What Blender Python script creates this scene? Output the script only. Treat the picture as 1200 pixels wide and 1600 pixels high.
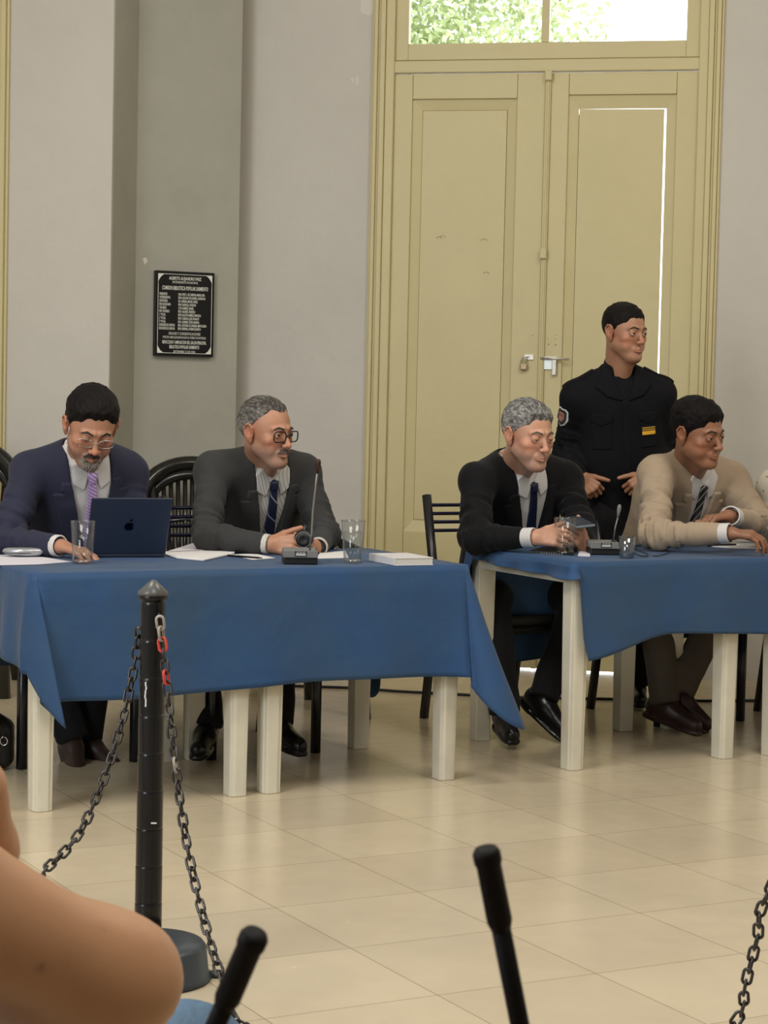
import bpy, math, random
import numpy as np
from mathutils import Vector, Matrix, noise
random.seed(7); np.random.seed(7)
PI = math.pi; S = bpy.context.scene; COL = S.collection
for o in list(bpy.data.objects): bpy.data.objects.remove(o)

# ---------------------------------------------------------------- camera
FP = 3200.0; EYE = 1.27; PITCH = math.atan(181/FP); ROLL = 0.022
_f = np.array([0, math.cos(PITCH), -math.sin(PITCH)]); _u0 = np.array([0, math.sin(PITCH), math.cos(PITCH)])
_R = math.cos(ROLL)*np.array([1, 0, 0.]) + math.sin(ROLL)*_u0
_U = -math.sin(ROLL)*np.array([1, 0, 0.]) + math.cos(ROLL)*_u0
_C = np.array([0, 0, EYE])
cam = bpy.data.objects.new('camera', bpy.data.cameras.new('camera')); COL.objects.link(cam)
M = Matrix([[_R[i], _U[i], -_f[i], _C[i]] for i in range(3)] + [[0, 0, 0, 1]])
cam.matrix_world = M
cam.data.sensor_fit = 'VERTICAL'; cam.data.sensor_height = 36; cam.data.lens = FP/1600*36
cam.data.clip_start = 0.05; cam.data.clip_end = 200
cam.data.dof.use_dof = True; cam.data.dof.focus_distance = 7.2; cam.data.dof.aperture_fstop = 26
S.camera = cam
# ---------------------------------------------------------------- light
S.view_settings.view_transform = 'Standard'; S.view_settings.look = 'None'
S.view_settings.gamma = 1; S.view_settings.use_curve_mapping = False
S.view_settings.exposure = -0.08
W = bpy.data.worlds.new('sky'); S.world = W; W.use_nodes = True
nt = W.node_tree; bg = nt.nodes['Background']
bg.inputs['Color'].default_value = (0.93, 0.97, 1.0, 1); bg.inputs['Strength'].default_value = 5.0
def area(name, loc, to, sx, sy, power, col=(1, 1, 1)):
    l = bpy.data.lights.new(name, 'AREA'); l.shape = 'RECTANGLE'; l.size = sx; l.size_y = sy
    l.energy = power; l.color = col
    o = bpy.data.objects.new(name, l); COL.objects.link(o); o.location = loc
    o.rotation_euler = (Vector(to)-Vector(loc)).to_track_quat('-Z', 'Y').to_euler()
    return o
area('window_daylight', (-3.9, 1.5, 2.6), (0.5, 8.0, 1.0), 2.4, 2.6, 230, (0.88, 0.94, 1.0))
area('ceiling_lamp_left', (-1.6, 4.6, 4.5), (-1.2, 5.6, 0), 1.4, 1.4, 88, (1.0, 0.95, 0.86))
area('ceiling_lamp_right', (1.9, 5.2, 4.5), (1.8, 6.0, 0), 1.4, 1.4, 85, (1.0, 0.95, 0.86))
area('ceiling_lamp_back', (0.3, 1.2, 4.5), (0.3, 2.6, 0), 1.6, 1.6, 90, (1.0, 0.95, 0.86))

def ray(x, y): return _f + _R*(x-600)/FP - _U*(y-800)/FP
def at(x, y, Y): d = ray(x, y); return _C + d*(Y/d[1])
def onz(x, y, z=0.0): d = ray(x, y); return _C + d*((z-EYE)/d[2])
def onplane(x, y, P, n):
    d = ray(x, y); P = np.array(P, float); n = np.array(n, float); return _C + d*(np.dot(P-_C, n)/np.dot(d, n))
def V(*a): return np.array(a, float)
def nrm(v): v = np.array(v, float); return v/np.linalg.norm(v)

# ---------------------------------------------------------------- materials
MATS = {}
def mat(name, col, rough=0.6, metal=0.0, var=0.0, vscale=8.0, bump=0.0, bscale=60.0, col2=None, spec=0.5,
        trans=0.0, ior=1.45, sheen=0.0, sss=0.0, stretch=(1, 1, 1), attr=None, stripes=None, coat=0.0, bdist=0.01, emit=0):
    if name in MATS: return MATS[name]
    m = bpy.data.materials.new(name); m.use_nodes = True; n = m.node_tree; N = n.nodes; L = n.links
    b = N['Principled BSDF']; b.inputs['Roughness'].default_value = rough; b.inputs['Metallic'].default_value = metal
    b.inputs['IOR'].default_value = ior; b.inputs['Specular IOR Level'].default_value = spec
    b.inputs['Transmission Weight'].default_value = trans; b.inputs['Coat Weight'].default_value = coat
    c = (*col, 1); b.inputs['Base Color'].default_value = c
    if sheen: b.inputs['Sheen Weight'].default_value = sheen; b.inputs['Sheen Roughness'].default_value = 0.5
    if sss:
        b.inputs['Subsurface Weight'].default_value = sss; b.inputs['Subsurface Radius'].default_value = (1, .35, .2)
        b.inputs['Subsurface Scale'].default_value = 0.006
    tc = N.new('ShaderNodeTexCoord'); mp = N.new('ShaderNodeMapping'); mp.inputs['Scale'].default_value = stretch
    L.new(tc.outputs['Object'], mp.inputs['Vector'])
    src = None
    if stripes:
        d, freq, duty, c2 = stripes
        dp = N.new('ShaderNodeVectorMath'); dp.operation = 'DOT_PRODUCT'; dp.inputs[1].default_value = d
        L.new(tc.outputs['Object'], dp.inputs[0])
        mu = N.new('ShaderNodeMath'); mu.operation = 'MULTIPLY'; mu.inputs[1].default_value = freq; L.new(dp.outputs['Value'], mu.inputs[0])
        fr = N.new('ShaderNodeMath'); fr.operation = 'FRACT'; L.new(mu.outputs[0], fr.inputs[0])
        lt = N.new('ShaderNodeMath'); lt.operation = 'LESS_THAN'; lt.inputs[1].default_value = duty; L.new(fr.outputs[0], lt.inputs[0])
        mx = N.new('ShaderNodeMixRGB'); mx.inputs[1].default_value = c; mx.inputs[2].default_value = (*c2, 1); L.new(lt.outputs[0], mx.inputs[0]); src = mx.outputs[0]
    if attr:
        at_ = N.new('ShaderNodeAttribute'); at_.attribute_name = attr; src = at_.outputs['Color']
    if var or col2:
        no = N.new('ShaderNodeTexNoise'); no.inputs['Scale'].default_value = vscale; no.inputs['Detail'].default_value = 6
        no.inputs['Roughness'].default_value = 0.65
        L.new(mp.outputs[0], no.inputs['Vector'])
        if col2:
            rp = N.new('ShaderNodeValToRGB'); rp.color_ramp.elements[0].position = .35; rp.color_ramp.elements[1].position = .68
            L.new(no.outputs['Fac'], rp.inputs[0])
            mx = N.new('ShaderNodeMixRGB'); mx.inputs[1].default_value = c; mx.inputs[2].default_value = (*col2, 1)
            if src: L.new(src, mx.inputs[1])
            L.new(rp.outputs[0], mx.inputs[0]); src = mx.outputs[0]
        else:
            hv = N.new('ShaderNodeHueSaturation'); hv.inputs['Color'].default_value = c
            if src: L.new(src, hv.inputs['Color'])
            mr = N.new('ShaderNodeMapRange'); mr.inputs['From Min'].default_value = .25; mr.inputs['From Max'].default_value = .75
            mr.inputs['To Min'].default_value = 1-var; mr.inputs['To Max'].default_value = 1+var
            L.new(no.outputs['Fac'], mr.inputs['Value']); L.new(mr.outputs[0], hv.inputs['Value']); src = hv.outputs[0]
    if src: L.new(src, b.inputs['Base Color'])
    if bump:
        n2 = N.new('ShaderNodeTexNoise'); n2.inputs['Scale'].default_value = bscale; n2.inputs['Detail'].default_value = 4
        L.new(mp.outputs[0], n2.inputs['Vector'])
        bp = N.new('ShaderNodeBump'); bp.inputs['Strength'].default_value = bump; bp.inputs['Distance'].default_value = bdist
        L.new(n2.outputs['Fac'], bp.inputs['Height']); L.new(bp.outputs[0], b.inputs['Normal'])
    MATS[name] = m; return m

def glass_mat(name, tint=(0.93, 0.96, 0.95), gl=0.1):
    if name in MATS: return MATS[name]
    m = bpy.data.materials.new(name); m.use_nodes = True; n = m.node_tree; N = n.nodes; L = n.links
    N.remove(N['Principled BSDF']); out = N['Material Output']
    t = N.new('ShaderNodeBsdfTransparent'); t.inputs[0].default_value = (*tint, 1)
    g = N.new('ShaderNodeBsdfGlossy'); g.inputs['Roughness'].default_value = 0.03
    fr = N.new('ShaderNodeLayerWeight'); fr.inputs['Blend'].default_value = 0.5
    pw = N.new('ShaderNodeMath'); pw.operation = 'POWER'; pw.inputs[1].default_value = 3.5; L.new(fr.outputs['Facing'], pw.inputs[0])
    mm = N.new('ShaderNodeMath'); mm.operation = 'MULTIPLY_ADD'; mm.inputs[1].default_value = .6; mm.inputs[2].default_value = .03+gl*.15; mm.use_clamp = True
    L.new(pw.outputs[0], mm.inputs[0])
    mx = N.new('ShaderNodeMixShader'); L.new(mm.outputs[0], mx.inputs[0]); L.new(t.outputs[0], mx.inputs[1]); L.new(g.outputs[0], mx.inputs[2])
    L.new(mx.outputs[0], out.inputs['Surface']); MATS[name] = m; return m

# ---------------------------------------------------------------- object helpers
def mesh_obj(name, verts, faces, material, parent=None, smooth=False, loc=None, autosmooth=None):
    me = bpy.data.meshes.new(name)
    off = np.array(loc if loc is not None else (parent.location if parent is not None and parent.get('_base') else (0, 0, 0)), float)
    if isinstance(verts, np.ndarray):
        v = (verts-off); me.from_pydata(v.tolist(), [], faces if isinstance(faces, list) else faces.tolist())
    else:
        me.from_pydata([(a[0]-off[0], a[1]-off[1], a[2]-off[2]) for a in verts], [], faces)
    me.validate(); me.update()
    if material: me.materials.append(material)
    if smooth: me.polygons.foreach_set('use_smooth', [True]*len(me.polygons))
    o = bpy.data.objects.new(name, me); COL.objects.link(o)
    if loc is not None: o.location = loc
    if parent is not None: o.parent = parent
    return o
def thing(name, label, cat, loc=(0, 0, 0), group=None):
    o = bpy.data.objects.new(name, None); COL.objects.link(o); o.location = loc; o['_base'] = 1
    o.empty_display_size = .05
    o['label'] = label; o['category'] = cat
    if group: o['group'] = group
    return o
def tag(o, label, cat, group=None, kind=None):
    o['label'] = label; o['category'] = cat
    if group: o['group'] = group
    if kind: o['kind'] = kind
    return o
def structure(o): o['kind'] = 'structure'; return o

class MB:
    def __init__(s): s.v = []; s.f = []; s.sm = []
    def add(s, vs, fs, sm=False):
        n = len(s.v); s.v += [tuple(map(float, a)) for a in vs]; s.f += [tuple(i+n for i in f) for f in fs]; s.sm += [sm]*len(fs)
    def box(s, c, h, ax=None, taper=1.0):     # centre, half sizes, 3 axes
        c = np.array(c, float); A = np.eye(3) if ax is None else np.array([nrm(a) for a in ax])
        vs = []
        for z in (-1, 1):
            for y in (-1, 1):
                for x in (-1, 1):
                    t = taper if z > 0 else 1
                    vs.append(c + A[0]*x*h[0]*t + A[1]*y*h[1]*t + A[2]*z*h[2])
        s.add(vs, [(0, 2, 3, 1), (4, 5, 7, 6), (0, 1, 5, 4), (2, 6, 7, 3), (0, 4, 6, 2), (1, 3, 7, 5)])
    def tube(s, pts, r, n=10, cap=True, closed=False, flat=None):
        pts = [np.array(p, float) for p in pts]; m = len(pts)
        rs = r if isinstance(r, (list, tuple)) else [r]*m
        T = []
        for i in range(m):
            a = pts[(i-1) % m] if (closed or i > 0) else pts[i]; b = pts[(i+1) % m] if (closed or i < m-1) else pts[i]
            T.append(nrm(b-a))
        up = V(0, 0, 1) if abs(T[0][2]) < .9 else V(1, 0, 0)
        nx = nrm(np.cross(T[0], up)); base = len(s.v); vs = []
        for i in range(m):
            nx = nrm(nx - T[i]*np.dot(nx, T[i])); ny = np.cross(T[i], nx)
            for k in range(n):
                a = 2*PI*k/n; f = flat if flat else 1
                vs.append(pts[i] + (nx*math.cos(a)*f + ny*math.sin(a))*rs[i])
        fs = []
        for i in range(m if closed else m-1):
            for k in range(n):
                a = i*n+k; b = i*n+(k+1) % n; j = (i+1) % m; c = j*n+(k+1) % n; d = j*n+k
                fs.append((a, b, c, d))
        s.add(vs, fs, True)
        if cap and not closed: s.f += [tuple(base+k for k in range(n))[::-1], tuple(base+(m-1)*n+k for k in range(n))]; s.sm += [False, False]
    def lathe(s, prof, c, n=32, axes=None, cap=True):
        c = np.array(c, float); A = np.eye(3) if axes is None else np.array(axes)
        vs = [c + A[0]*r*math.cos(2*PI*k/n) + A[1]*r*math.sin(2*PI*k/n) + A[2]*z for r, z in prof for k in range(n)]
        fs = [(i*n+k, i*n+(k+1) % n, (i+1)*n+(k+1) % n, (i+1)*n+k) for i in range(len(prof)-1) for k in range(n)]
        base = len(s.v); s.add(vs, fs, True)
        if cap: s.f += [tuple(base+k for k in range(n))[::-1], tuple(base+(len(prof)-1)*n+k for k in range(n))]; s.sm += [False, False]
    def prism(s, poly, o, ax, ay, az, h0, h1):   # 2-D polygon extruded
        o = np.array(o, float); n = len(poly)
        vs = [o+ax*p[0]+ay*p[1]+az*h for h in (h0, h1) for p in poly]
        s.add(vs, [tuple(range(n))[::-1], tuple(range(n, 2*n))] + [(i, (i+1) % n, n+(i+1) % n, n+i) for i in range(n)])
    def build(s, name, material, parent=None, loc=None, bevel=0.0, seg=2):
        o = mesh_obj(name, s.v, s.f, material, parent, loc=loc)
        if len(o.data.polygons) == len(s.sm): o.data.polygons.foreach_set('use_smooth', s.sm)
        if bevel:
            b = o.modifiers.new('bevel', 'BEVEL'); b.width = bevel; b.segments = seg; b.limit_method = 'ANGLE'; b.angle_limit = .6
        return o
def copy_tree(o, parent=None):
    c = o.copy(); COL.objects.link(c); c.parent = parent
    for ch in o.children: copy_tree(ch, c)
    return c

# ---------------------------------------------------------------- SDF toolkit (numpy) + surface nets
f32 = np.float32
def smin(a, b, k):
    if k <= 0: return np.minimum(a, b)
    h = np.clip(.5+.5*(b-a)/k, 0, 1); return b+(a-b)*h-k*h*(1-h)
def smax(a, b, k): return -smin(-a, -b, k)
def ln(p): return np.sqrt((p*p).sum(-1))
def ell(p, c, r):
    q = (p-np.array(c, f32)); r = np.array(r, f32); a = ln(q/r); b = ln(q/(r*r)); return a*(a-1)/np.maximum(b, 1e-6)
def cone(p, a, b, r1, r2=None):
    r2 = r1 if r2 is None else r2
    a = np.array(a, f32); b = np.array(b, f32); ba = b-a; q = p-a; h = np.clip((q@ba)/max(float(ba@ba), 1e-12), 0, 1)
    return ln(q-h[..., None]*ba) - (r1+(r2-r1)*h)
def boxs(p, c, h, r=0.0, ax=None):
    q = p-np.array(c, f32)
    if ax is not None: q = q@np.array([nrm(a) for a in ax], f32).T
    q = np.abs(q)-(np.array(h, f32)-r); return ln(np.maximum(q, 0))+np.minimum(q.max(-1), 0)-r
def poly2(x, y, pts):      # signed distance to polygon
    d = np.full(x.shape, 1e9, f32); s = np.ones(x.shape, bool); n = len(pts)
    for i in range(n):
        ax, ay = pts[i]; bx, by = pts[i-1]
        ex, ey = bx-ax, by-ay; wx, wy = x-ax, y-ay
        t = np.clip((wx*ex+wy*ey)/(ex*ex+ey*ey+1e-12), 0, 1)
        d = np.minimum(d, (wx-ex*t)**2+(wy-ey*t)**2)
        c1 = y >= ay; c2 = y < by; c3 = ex*wy > ey*wx
        s ^= (c1 & c2 & c3) | (~c1 & ~c2 & ~c3)
    return np.where(s, 1, -1)*np.sqrt(d)
def nets(fn, lo, hi, res):
    lo = np.array(lo, float); n = np.ceil((np.array(hi, float)-lo)/res).astype(int)+1
    B = 6; nb = -(-n//B); h = B*res
    cx = [(lo[i]+res*(B*np.arange(nb[i])+(B-1)/2)).astype(f32) for i in range(3)]
    Cg = np.stack(np.meshgrid(*cx, indexing='ij'), -1)
    cd = np.concatenate([fn(Cg[i:i+16]) for i in range(0, nb[0], 16)])
    G = np.repeat(np.repeat(np.repeat(np.where(cd < 0, -1, 1).astype(f32), B, 0), B, 1), B, 2)
    near = np.argwhere(np.abs(cd) < h*1.25+.005)
    o_ = np.arange(B)*res; off = np.stack(np.meshgrid(o_, o_, o_, indexing='ij'), -1).astype(f32)
    for k in range(0, len(near), 1500):
        nn = near[k:k+1500]; bp0 = (lo+nn*B*res).astype(f32)
        val = fn(bp0[:, None, None, None, :]+off[None])
        ii = nn*B; ar = np.arange(B)
        G[(ii[:, 0, None]+ar)[:, :, None, None], (ii[:, 1, None]+ar)[:, None, :, None], (ii[:, 2, None]+ar)[:, None, None, :]] = val
    F = G[:n[0], :n[1], :n[2]]
    F[F == 0] = 1e-7
    I = F < 0; cs = [(a, b, c) for a in (0, 1) for b in (0, 1) for c in (0, 1)]
    def sl(A, c): return A[c[0]:A.shape[0]-1+c[0], c[1]:A.shape[1]-1+c[1], c[2]:A.shape[2]-1+c[2]]
    cnt = sum(sl(I, c).astype(np.int8) for c in cs); act = (cnt > 0) & (cnt < 8)
    idx = np.argwhere(act)
    if len(idx) == 0: return np.zeros((0, 3)), np.zeros((0, 4), int)
    acc = np.zeros((len(idx), 3)); num = np.zeros(len(idx))
    val = {c: F[idx[:, 0]+c[0], idx[:, 1]+c[1], idx[:, 2]+c[2]] for c in cs}
    for c in cs:
        for ax in range(3):
            if c[ax]: continue
            d = list(c); d[ax] = 1; d = tuple(d); a = val[c]; b = val[d]; m = (a < 0) != (b < 0)
            t = np.where(m, a/np.where(m, a-b, 1), 0)
            e = np.array(c, float)[None].repeat(len(idx), 0); e[:, ax] += t; acc[m] += e[m]; num[m] += 1
    verts = lo+(idx+acc/num[:, None])*res
    vid = np.full(act.shape, -1, np.int64); vid[tuple(idx.T)] = np.arange(len(idx))
    quads = []
    for ax in range(3):
        o1, o2 = [(1, 2), (2, 0), (0, 1)][ax]
        a = [slice(None)]*3; b = [slice(None)]*3; a[ax] = slice(0, -1); b[ax] = slice(1, None)
        A_ = I[tuple(a)]; B_ = I[tuple(b)]; e = np.argwhere(A_ != B_)
        ok = (e[:, o1] > 0) & (e[:, o2] > 0) & (e[:, o1] < n[o1]-1) & (e[:, o2] < n[o2]-1); e = e[ok]
        def g(d1, d2):
            k = e.copy(); k[:, o1] -= d1; k[:, o2] -= d2; return vid[k[:, 0], k[:, 1], k[:, 2]]
        q = np.stack([g(1, 1), g(0, 1), g(0, 0), g(1, 0)], 1)
        fl = ~A_[tuple(e.T)]; q[fl] = q[fl][:, ::-1]; quads.append(q)
    Q = np.concatenate(quads); Q = Q[(Q >= 0).all(1)]
    return verts, Q
def sdf_obj(name, fn, lo, hi, res, material, parent, disp=None, colfn=None, parts=None):
    vs, qs = nets(fn, lo, hi, res)
    if len(vs) == 0: print('EMPTY', name); return None
    if parts:
        for (pf, plo, phi, pres) in parts:
            v2, q2 = nets(pf, plo, phi, pres)
            if len(v2): qs = np.concatenate([qs, q2+len(vs)]); vs = np.concatenate([vs, v2])
    cols = colfn(vs) if colfn else None
    if disp: vs = disp(vs, qs)
    off = np.array(parent.location, float)
    me = bpy.data.meshes.new(name); me.vertices.add(len(vs)); me.vertices.foreach_set('co', (vs-off).astype(f32).ravel())
    me.loops.add(len(qs)*4); me.loops.foreach_set('vertex_index', qs.astype(np.int32).ravel())
    me.polygons.add(len(qs)); me.polygons.foreach_set('loop_start', np.arange(0, len(qs)*4, 4, dtype=np.int32))
    me.update(calc_edges=True); me.validate()
    me.polygons.foreach_set('use_smooth', np.ones(len(me.polygons), bool))
    if cols is not None:
        ca = me.color_attributes.new('col', 'FLOAT_COLOR', 'POINT')
        ca.data.foreach_set('color', np.concatenate([cols, np.ones((len(cols), 1))], 1).astype(f32).ravel())
    if material: me.materials.append(material)
    o = bpy.data.objects.new(name, me); COL.objects.link(o); o.parent = parent
    return o
def vnormals(vs, qs):
    a = vs[qs[:, 2]]-vs[qs[:, 0]]; b = vs[qs[:, 3]]-vs[qs[:, 1]]; n = np.cross(a, b); N_ = np.zeros_like(vs)
    for k in range(4): np.add.at(N_, qs[:, k], n)
    return N_/np.maximum(np.linalg.norm(N_, axis=1), 1e-9)[:, None]
def vnoise(P, sc, seed=0):      # value noise, vectorised
    q = np.asarray(P, float)*sc+seed*17.3; i = np.floor(q).astype(np.int64); f = q-i; f = f*f*(3-2*f); r = 0
    for dx in (0, 1):
        for dy in (0, 1):
            for dz in (0, 1):
                h = (i[..., 0]+dx)*374761393+(i[..., 1]+dy)*668265263+(i[..., 2]+dz)*2147483647; h = (h ^ (h >> 13))*1274126177 & 0xffffffff
                h = ((h ^ (h >> 16)) & 0xffff)/65535.
                w = (f[..., 0] if dx else 1-f[..., 0])*(f[..., 1] if dy else 1-f[..., 1])*(f[..., 2] if dz else 1-f[..., 2]); r = r+w*h
    return r*2-1
# ================================================================ THE ROOM
paint = mat('wall_paint', (0.555, 0.525, 0.475), .75, var=.05, vscale=1.6, bump=.25, bscale=9, bdist=.02)
pillar_tone = mat('pillar_tone', (0.38, 0.37, 0.315), .75, var=.09, vscale=2.2, bump=.25, bscale=9, bdist=.02)  # pillar faces set in a darker, greener tone than the wall
cream = mat('door_paint', (0.58, 0.505, 0.275), .45, var=.035, vscale=4, bump=.12, bscale=25)
ceil_m = mat('ceiling_paint', (0.62, 0.6, 0.55), .9)
A12 = math.radians(-12)
WT = V(math.cos(A12), math.sin(A12), 0); WN = V(math.sin(A12), -math.cos(A12), 0); WZ = V(0, 0, 1)
WO = onz(950, 1053)
_s0 = np.dot(onplane(576, 400, WO, WN)-WO, WT); WO = WO+WT*_s0; WO[2] = 0
def wsz(x, y, d=0.0):
    P = onplane(x, y, WO+WN*d, WN); return float(np.dot(P-WO, WT)), float(P[2])
def wp(s, z, d=0.0): return WO+WT*s+WZ*z+WN*d
def wbox(mb, s0, s1, z0, z1, d0, d1): mb.box(wp((s0+s1)/2, (z0+z1)/2, (d0+d1)/2), (abs(s1-s0)/2, abs(d1-d0)/2, abs(z1-z0)/2), (WT, WN, WZ))
sR = wsz(1121, 400)[0]; ZT = wsz(850, 112)[1]; TOP = 3.62; CH = 4.7
print('door outer width', sR, 'transom', ZT)
# floor
fm = bpy.data.materials.new('floor_tiles'); fm.use_nodes = True; N = fm.node_tree.nodes; L = fm.node_tree.links; b = N['Principled BSDF']
tc = N.new('ShaderNodeTexCoord'); mp = N.new('ShaderNodeMapping'); mp.vector_type = 'POINT'
TA = math.radians(28.3); TP = onz(931, 1521)
c_, s_ = math.cos(-TA), math.sin(-TA)
mp.inputs['Rotation'].default_value = (0, 0, -TA)
mp.inputs['Location'].default_value = (-(c_*TP[0]-s_*TP[1]), -(s_*TP[0]+c_*TP[1]), 0)
L.new(tc.outputs['Object'], mp.inputs['Vector'])
br = N.new('ShaderNodeTexBrick'); br.offset = 0; br.squash = 1; br.inputs['Scale'].default_value = 1
br.inputs['Brick Width'].default_value = .405; br.inputs['Row Height'].default_value = .405; br.inputs['Mortar Size'].default_value = .0016
br.inputs['Mortar Smooth'].default_value = .3; br.inputs['Bias'].default_value = 0
br.inputs['Color1'].default_value = (0.575, 0.485, 0.34, 1); br.inputs['Color2'].default_value = (0.525, 0.44, 0.31, 1); br.inputs['Mortar'].default_value = (0.30, 0.24, 0.15, 1)
L.new(mp.outputs[0], br.inputs['Vector'])
no = N.new('ShaderNodeTexNoise'); no.inputs['Scale'].default_value = 2.3; no.inputs['Detail'].default_value = 8; L.new(mp.outputs[0], no.inputs['Vector'])
hv = N.new('ShaderNodeHueSaturation'); mr = N.new('ShaderNodeMapRange'); mr.inputs['From Min'].default_value = .3; mr.inputs['From Max'].default_value = .7
mr.inputs['To Min'].default_value = .93; mr.inputs['To Max'].default_value = 1.06
L.new(no.outputs['Fac'], mr.inputs['Value']); L.new(mr.outputs[0], hv.inputs['Value']); L.new(br.outputs['Color'], hv.inputs['Color']); L.new(hv.outputs[0], b.inputs['Base Color'])
n3 = N.new('ShaderNodeTexNoise'); n3.inputs['Scale'].default_value = 14; n3.inputs['Detail'].default_value = 6; L.new(mp.outputs[0], n3.inputs['Vector'])
m3 = N.new('ShaderNodeMapRange'); m3.inputs['To Min'].default_value = .14; m3.inputs['To Max'].default_value = .32; L.new(n3.outputs['Fac'], m3.inputs['Value']); L.new(m3.outputs[0], b.inputs['Roughness'])
bp = N.new('ShaderNodeBump'); bp.invert = True; bp.inputs['Strength'].default_value = .3; bp.inputs['Distance'].default_value = .003; L.new(br.outputs['Fac'], bp.inputs['Height']); L.new(bp.outputs[0], b.inputs['Normal'])
mb = MB(); mb.box((0, 3.2, -.05), (5.2, 7.6, .05)); structure(mb.build('floor', fm))
mb = MB(); mb.box((0, 3.2, CH+.05), (5.2, 7.6, .05)); structure(mb.build('ceiling', ceil_m))
# back wall pieces around the door opening (wall local s, z)
mb = MB()
wbox(mb, -1.5, 0.02, 0, CH, -.28, 0); wbox(mb, sR-.02, 3.6, 0, CH, -.28, 0); wbox(mb, 0.02, sR-.02, TOP, CH, -.28, 0)
structure(mb.build('wall_back', paint))
# skewed corner pillar and the pier left of it
Dr = onplane(372, 600, WO, WN)[1]-.16
Pr = at(369, 600, Dr); a28 = math.radians(27); PT = V(math.cos(a28), math.sin(a28), 0); PN = V(math.sin(a28), -math.cos(a28), 0)
Pl = onplane(209, 600, Pr, PN); Pr[2] = Pl[2] = 0
best = None
for k in range(200):
    D = Pl[1]-k*.005; q = at(170, 600, D); q[2] = 0; w = Pl-q
    e = abs(w[0]*WN[1]-w[1]*WN[0])
    if k > 5 and (best is None or e < best[0]): best = (e, q)
Pq = best[1]
def vprism(name, pts, m, z0=0, z1=CH):
    mb = MB(); mb.prism([(p[0], p[1]) for p in pts], (0, 0, 0), V(1, 0, 0), V(0, 1, 0), V(0, 0, 1), z0, z1); return structure(mb.build(name, m))
back = V(-WN[0], -WN[1], 0)
vprism('wall_pillar', [Pq-PT*.0+back*.02, Pl, Pr, Pr+V(Pr[0]/Pr[1]-.05, 1, 0)*.45, Pl+back*.9-WT*.3], pillar_tone)
PL0 = Pq-WT*1.9
vprism('wall_left_pier', [Pq, Pq+back*.32, PL0+back*.32, PL0], paint)
side_m = paint
mb = MB(); mb.box((-4.35, 3.2, CH/2), (.1, 7.4, CH/2)); structure(mb.build('wall_left', side_m))
mb = MB(); mb.box((4.6, 3.2, CH/2), (.1, 7.4, CH/2)); structure(mb.build('wall_right', side_m))
mb = MB(); mb.box((0.1, -3.6, CH/2), (4.4, .1, CH/2)); structure(mb.build('wall_front', side_m))
mb = MB(); mb.box((PL0[0]-.75, PL0[1]+.25, CH/2), (.8, .1, CH/2)); structure(mb.build('wall_back_left', side_m))
# left door casing (edge of the frame at the picture's left border)
def lsz(x, y): P = onplane(x, y, Pq, WN); return float(np.dot(P-Pq, WT))
sl = lsz(14, 300)
mb = MB()
for a, bb, d in ((sl-.012, sl, .018), (sl-.035, sl-.012, .035), (sl-.055, sl-.035, .022), (sl-.13, sl-.055, .04)):
    mb.box(Pq+WT*(a+bb)/2+WN*d/2+WZ*1.8, ((bb-a)/2, d/2, 1.8), (WT, WN, WZ))
structure(mb.build('trim_1', cream, bevel=.004))

# ---------------- door with fanlight
mb = MB()
pl = [(0, .014), (.012, .03), (.03, .022), (.040, .036), (.062, .02)]
def casing(s0, dirn):
    edges = [0, .012, .03, .042, .066, .108]; dep = [.02, .034, .024, .036, .022]
    for i in range(5): wbox(mb, s0+dirn*edges[i], s0+dirn*edges[i+1], 0, TOP+.05, -.05, dep[i])
casing(0, 1); casing(sR, -1)
structure(mb.build('trim_2', cream, bevel=.004))
lI = wsz(610.5, 300)[0]; rI = wsz(1093.5, 300)[0]; zb1 = wsz(850, 93)[1]; zg = wsz(740, 67)[1]
print('inner', lI, rI, zb1, zg)
mb = MB(); wbox(mb, lI-.01, rI+.01, ZT, zb1, -.08, .012); wbox(mb, lI-.01, rI+.01, TOP-.06, TOP+.05, -.08, .02)
structure(mb.build('trim_3', cream, bevel=.004))
# fanlight window
g1, g2 = wsz(638.5, 40)[0], wsz(846, 40)[0]; g3, g4 = wsz(858, 40)[0], wsz(1073, 40)[0]
root = structure(MB().build('window_1', None)) if False else None
mb = MB()
for a, bb, c, d in ((lI+.004, g1, zb1+.004, TOP-.06), (g2, g3, zg, TOP-.06), (g4, rI-.004, zb1+.004, TOP-.06), (g1, g4, zb1+.004, zg), (g1, g4, TOP-.12, TOP-.06)): wbox(mb, a, bb, c, d, -.06, -.004)
win = structure(mb.build('window_1', cream, bevel=.003))
mb = MB(); wbox(mb, g1-.01, g2+.01, zg-.01, TOP-.1, -.035, -.031); wbox(mb, g3-.01, g4+.01, zg-.01, TOP-.1, -.035, -.031); mb.build('window_pane', glass_mat('pane_glass'), win)
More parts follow.
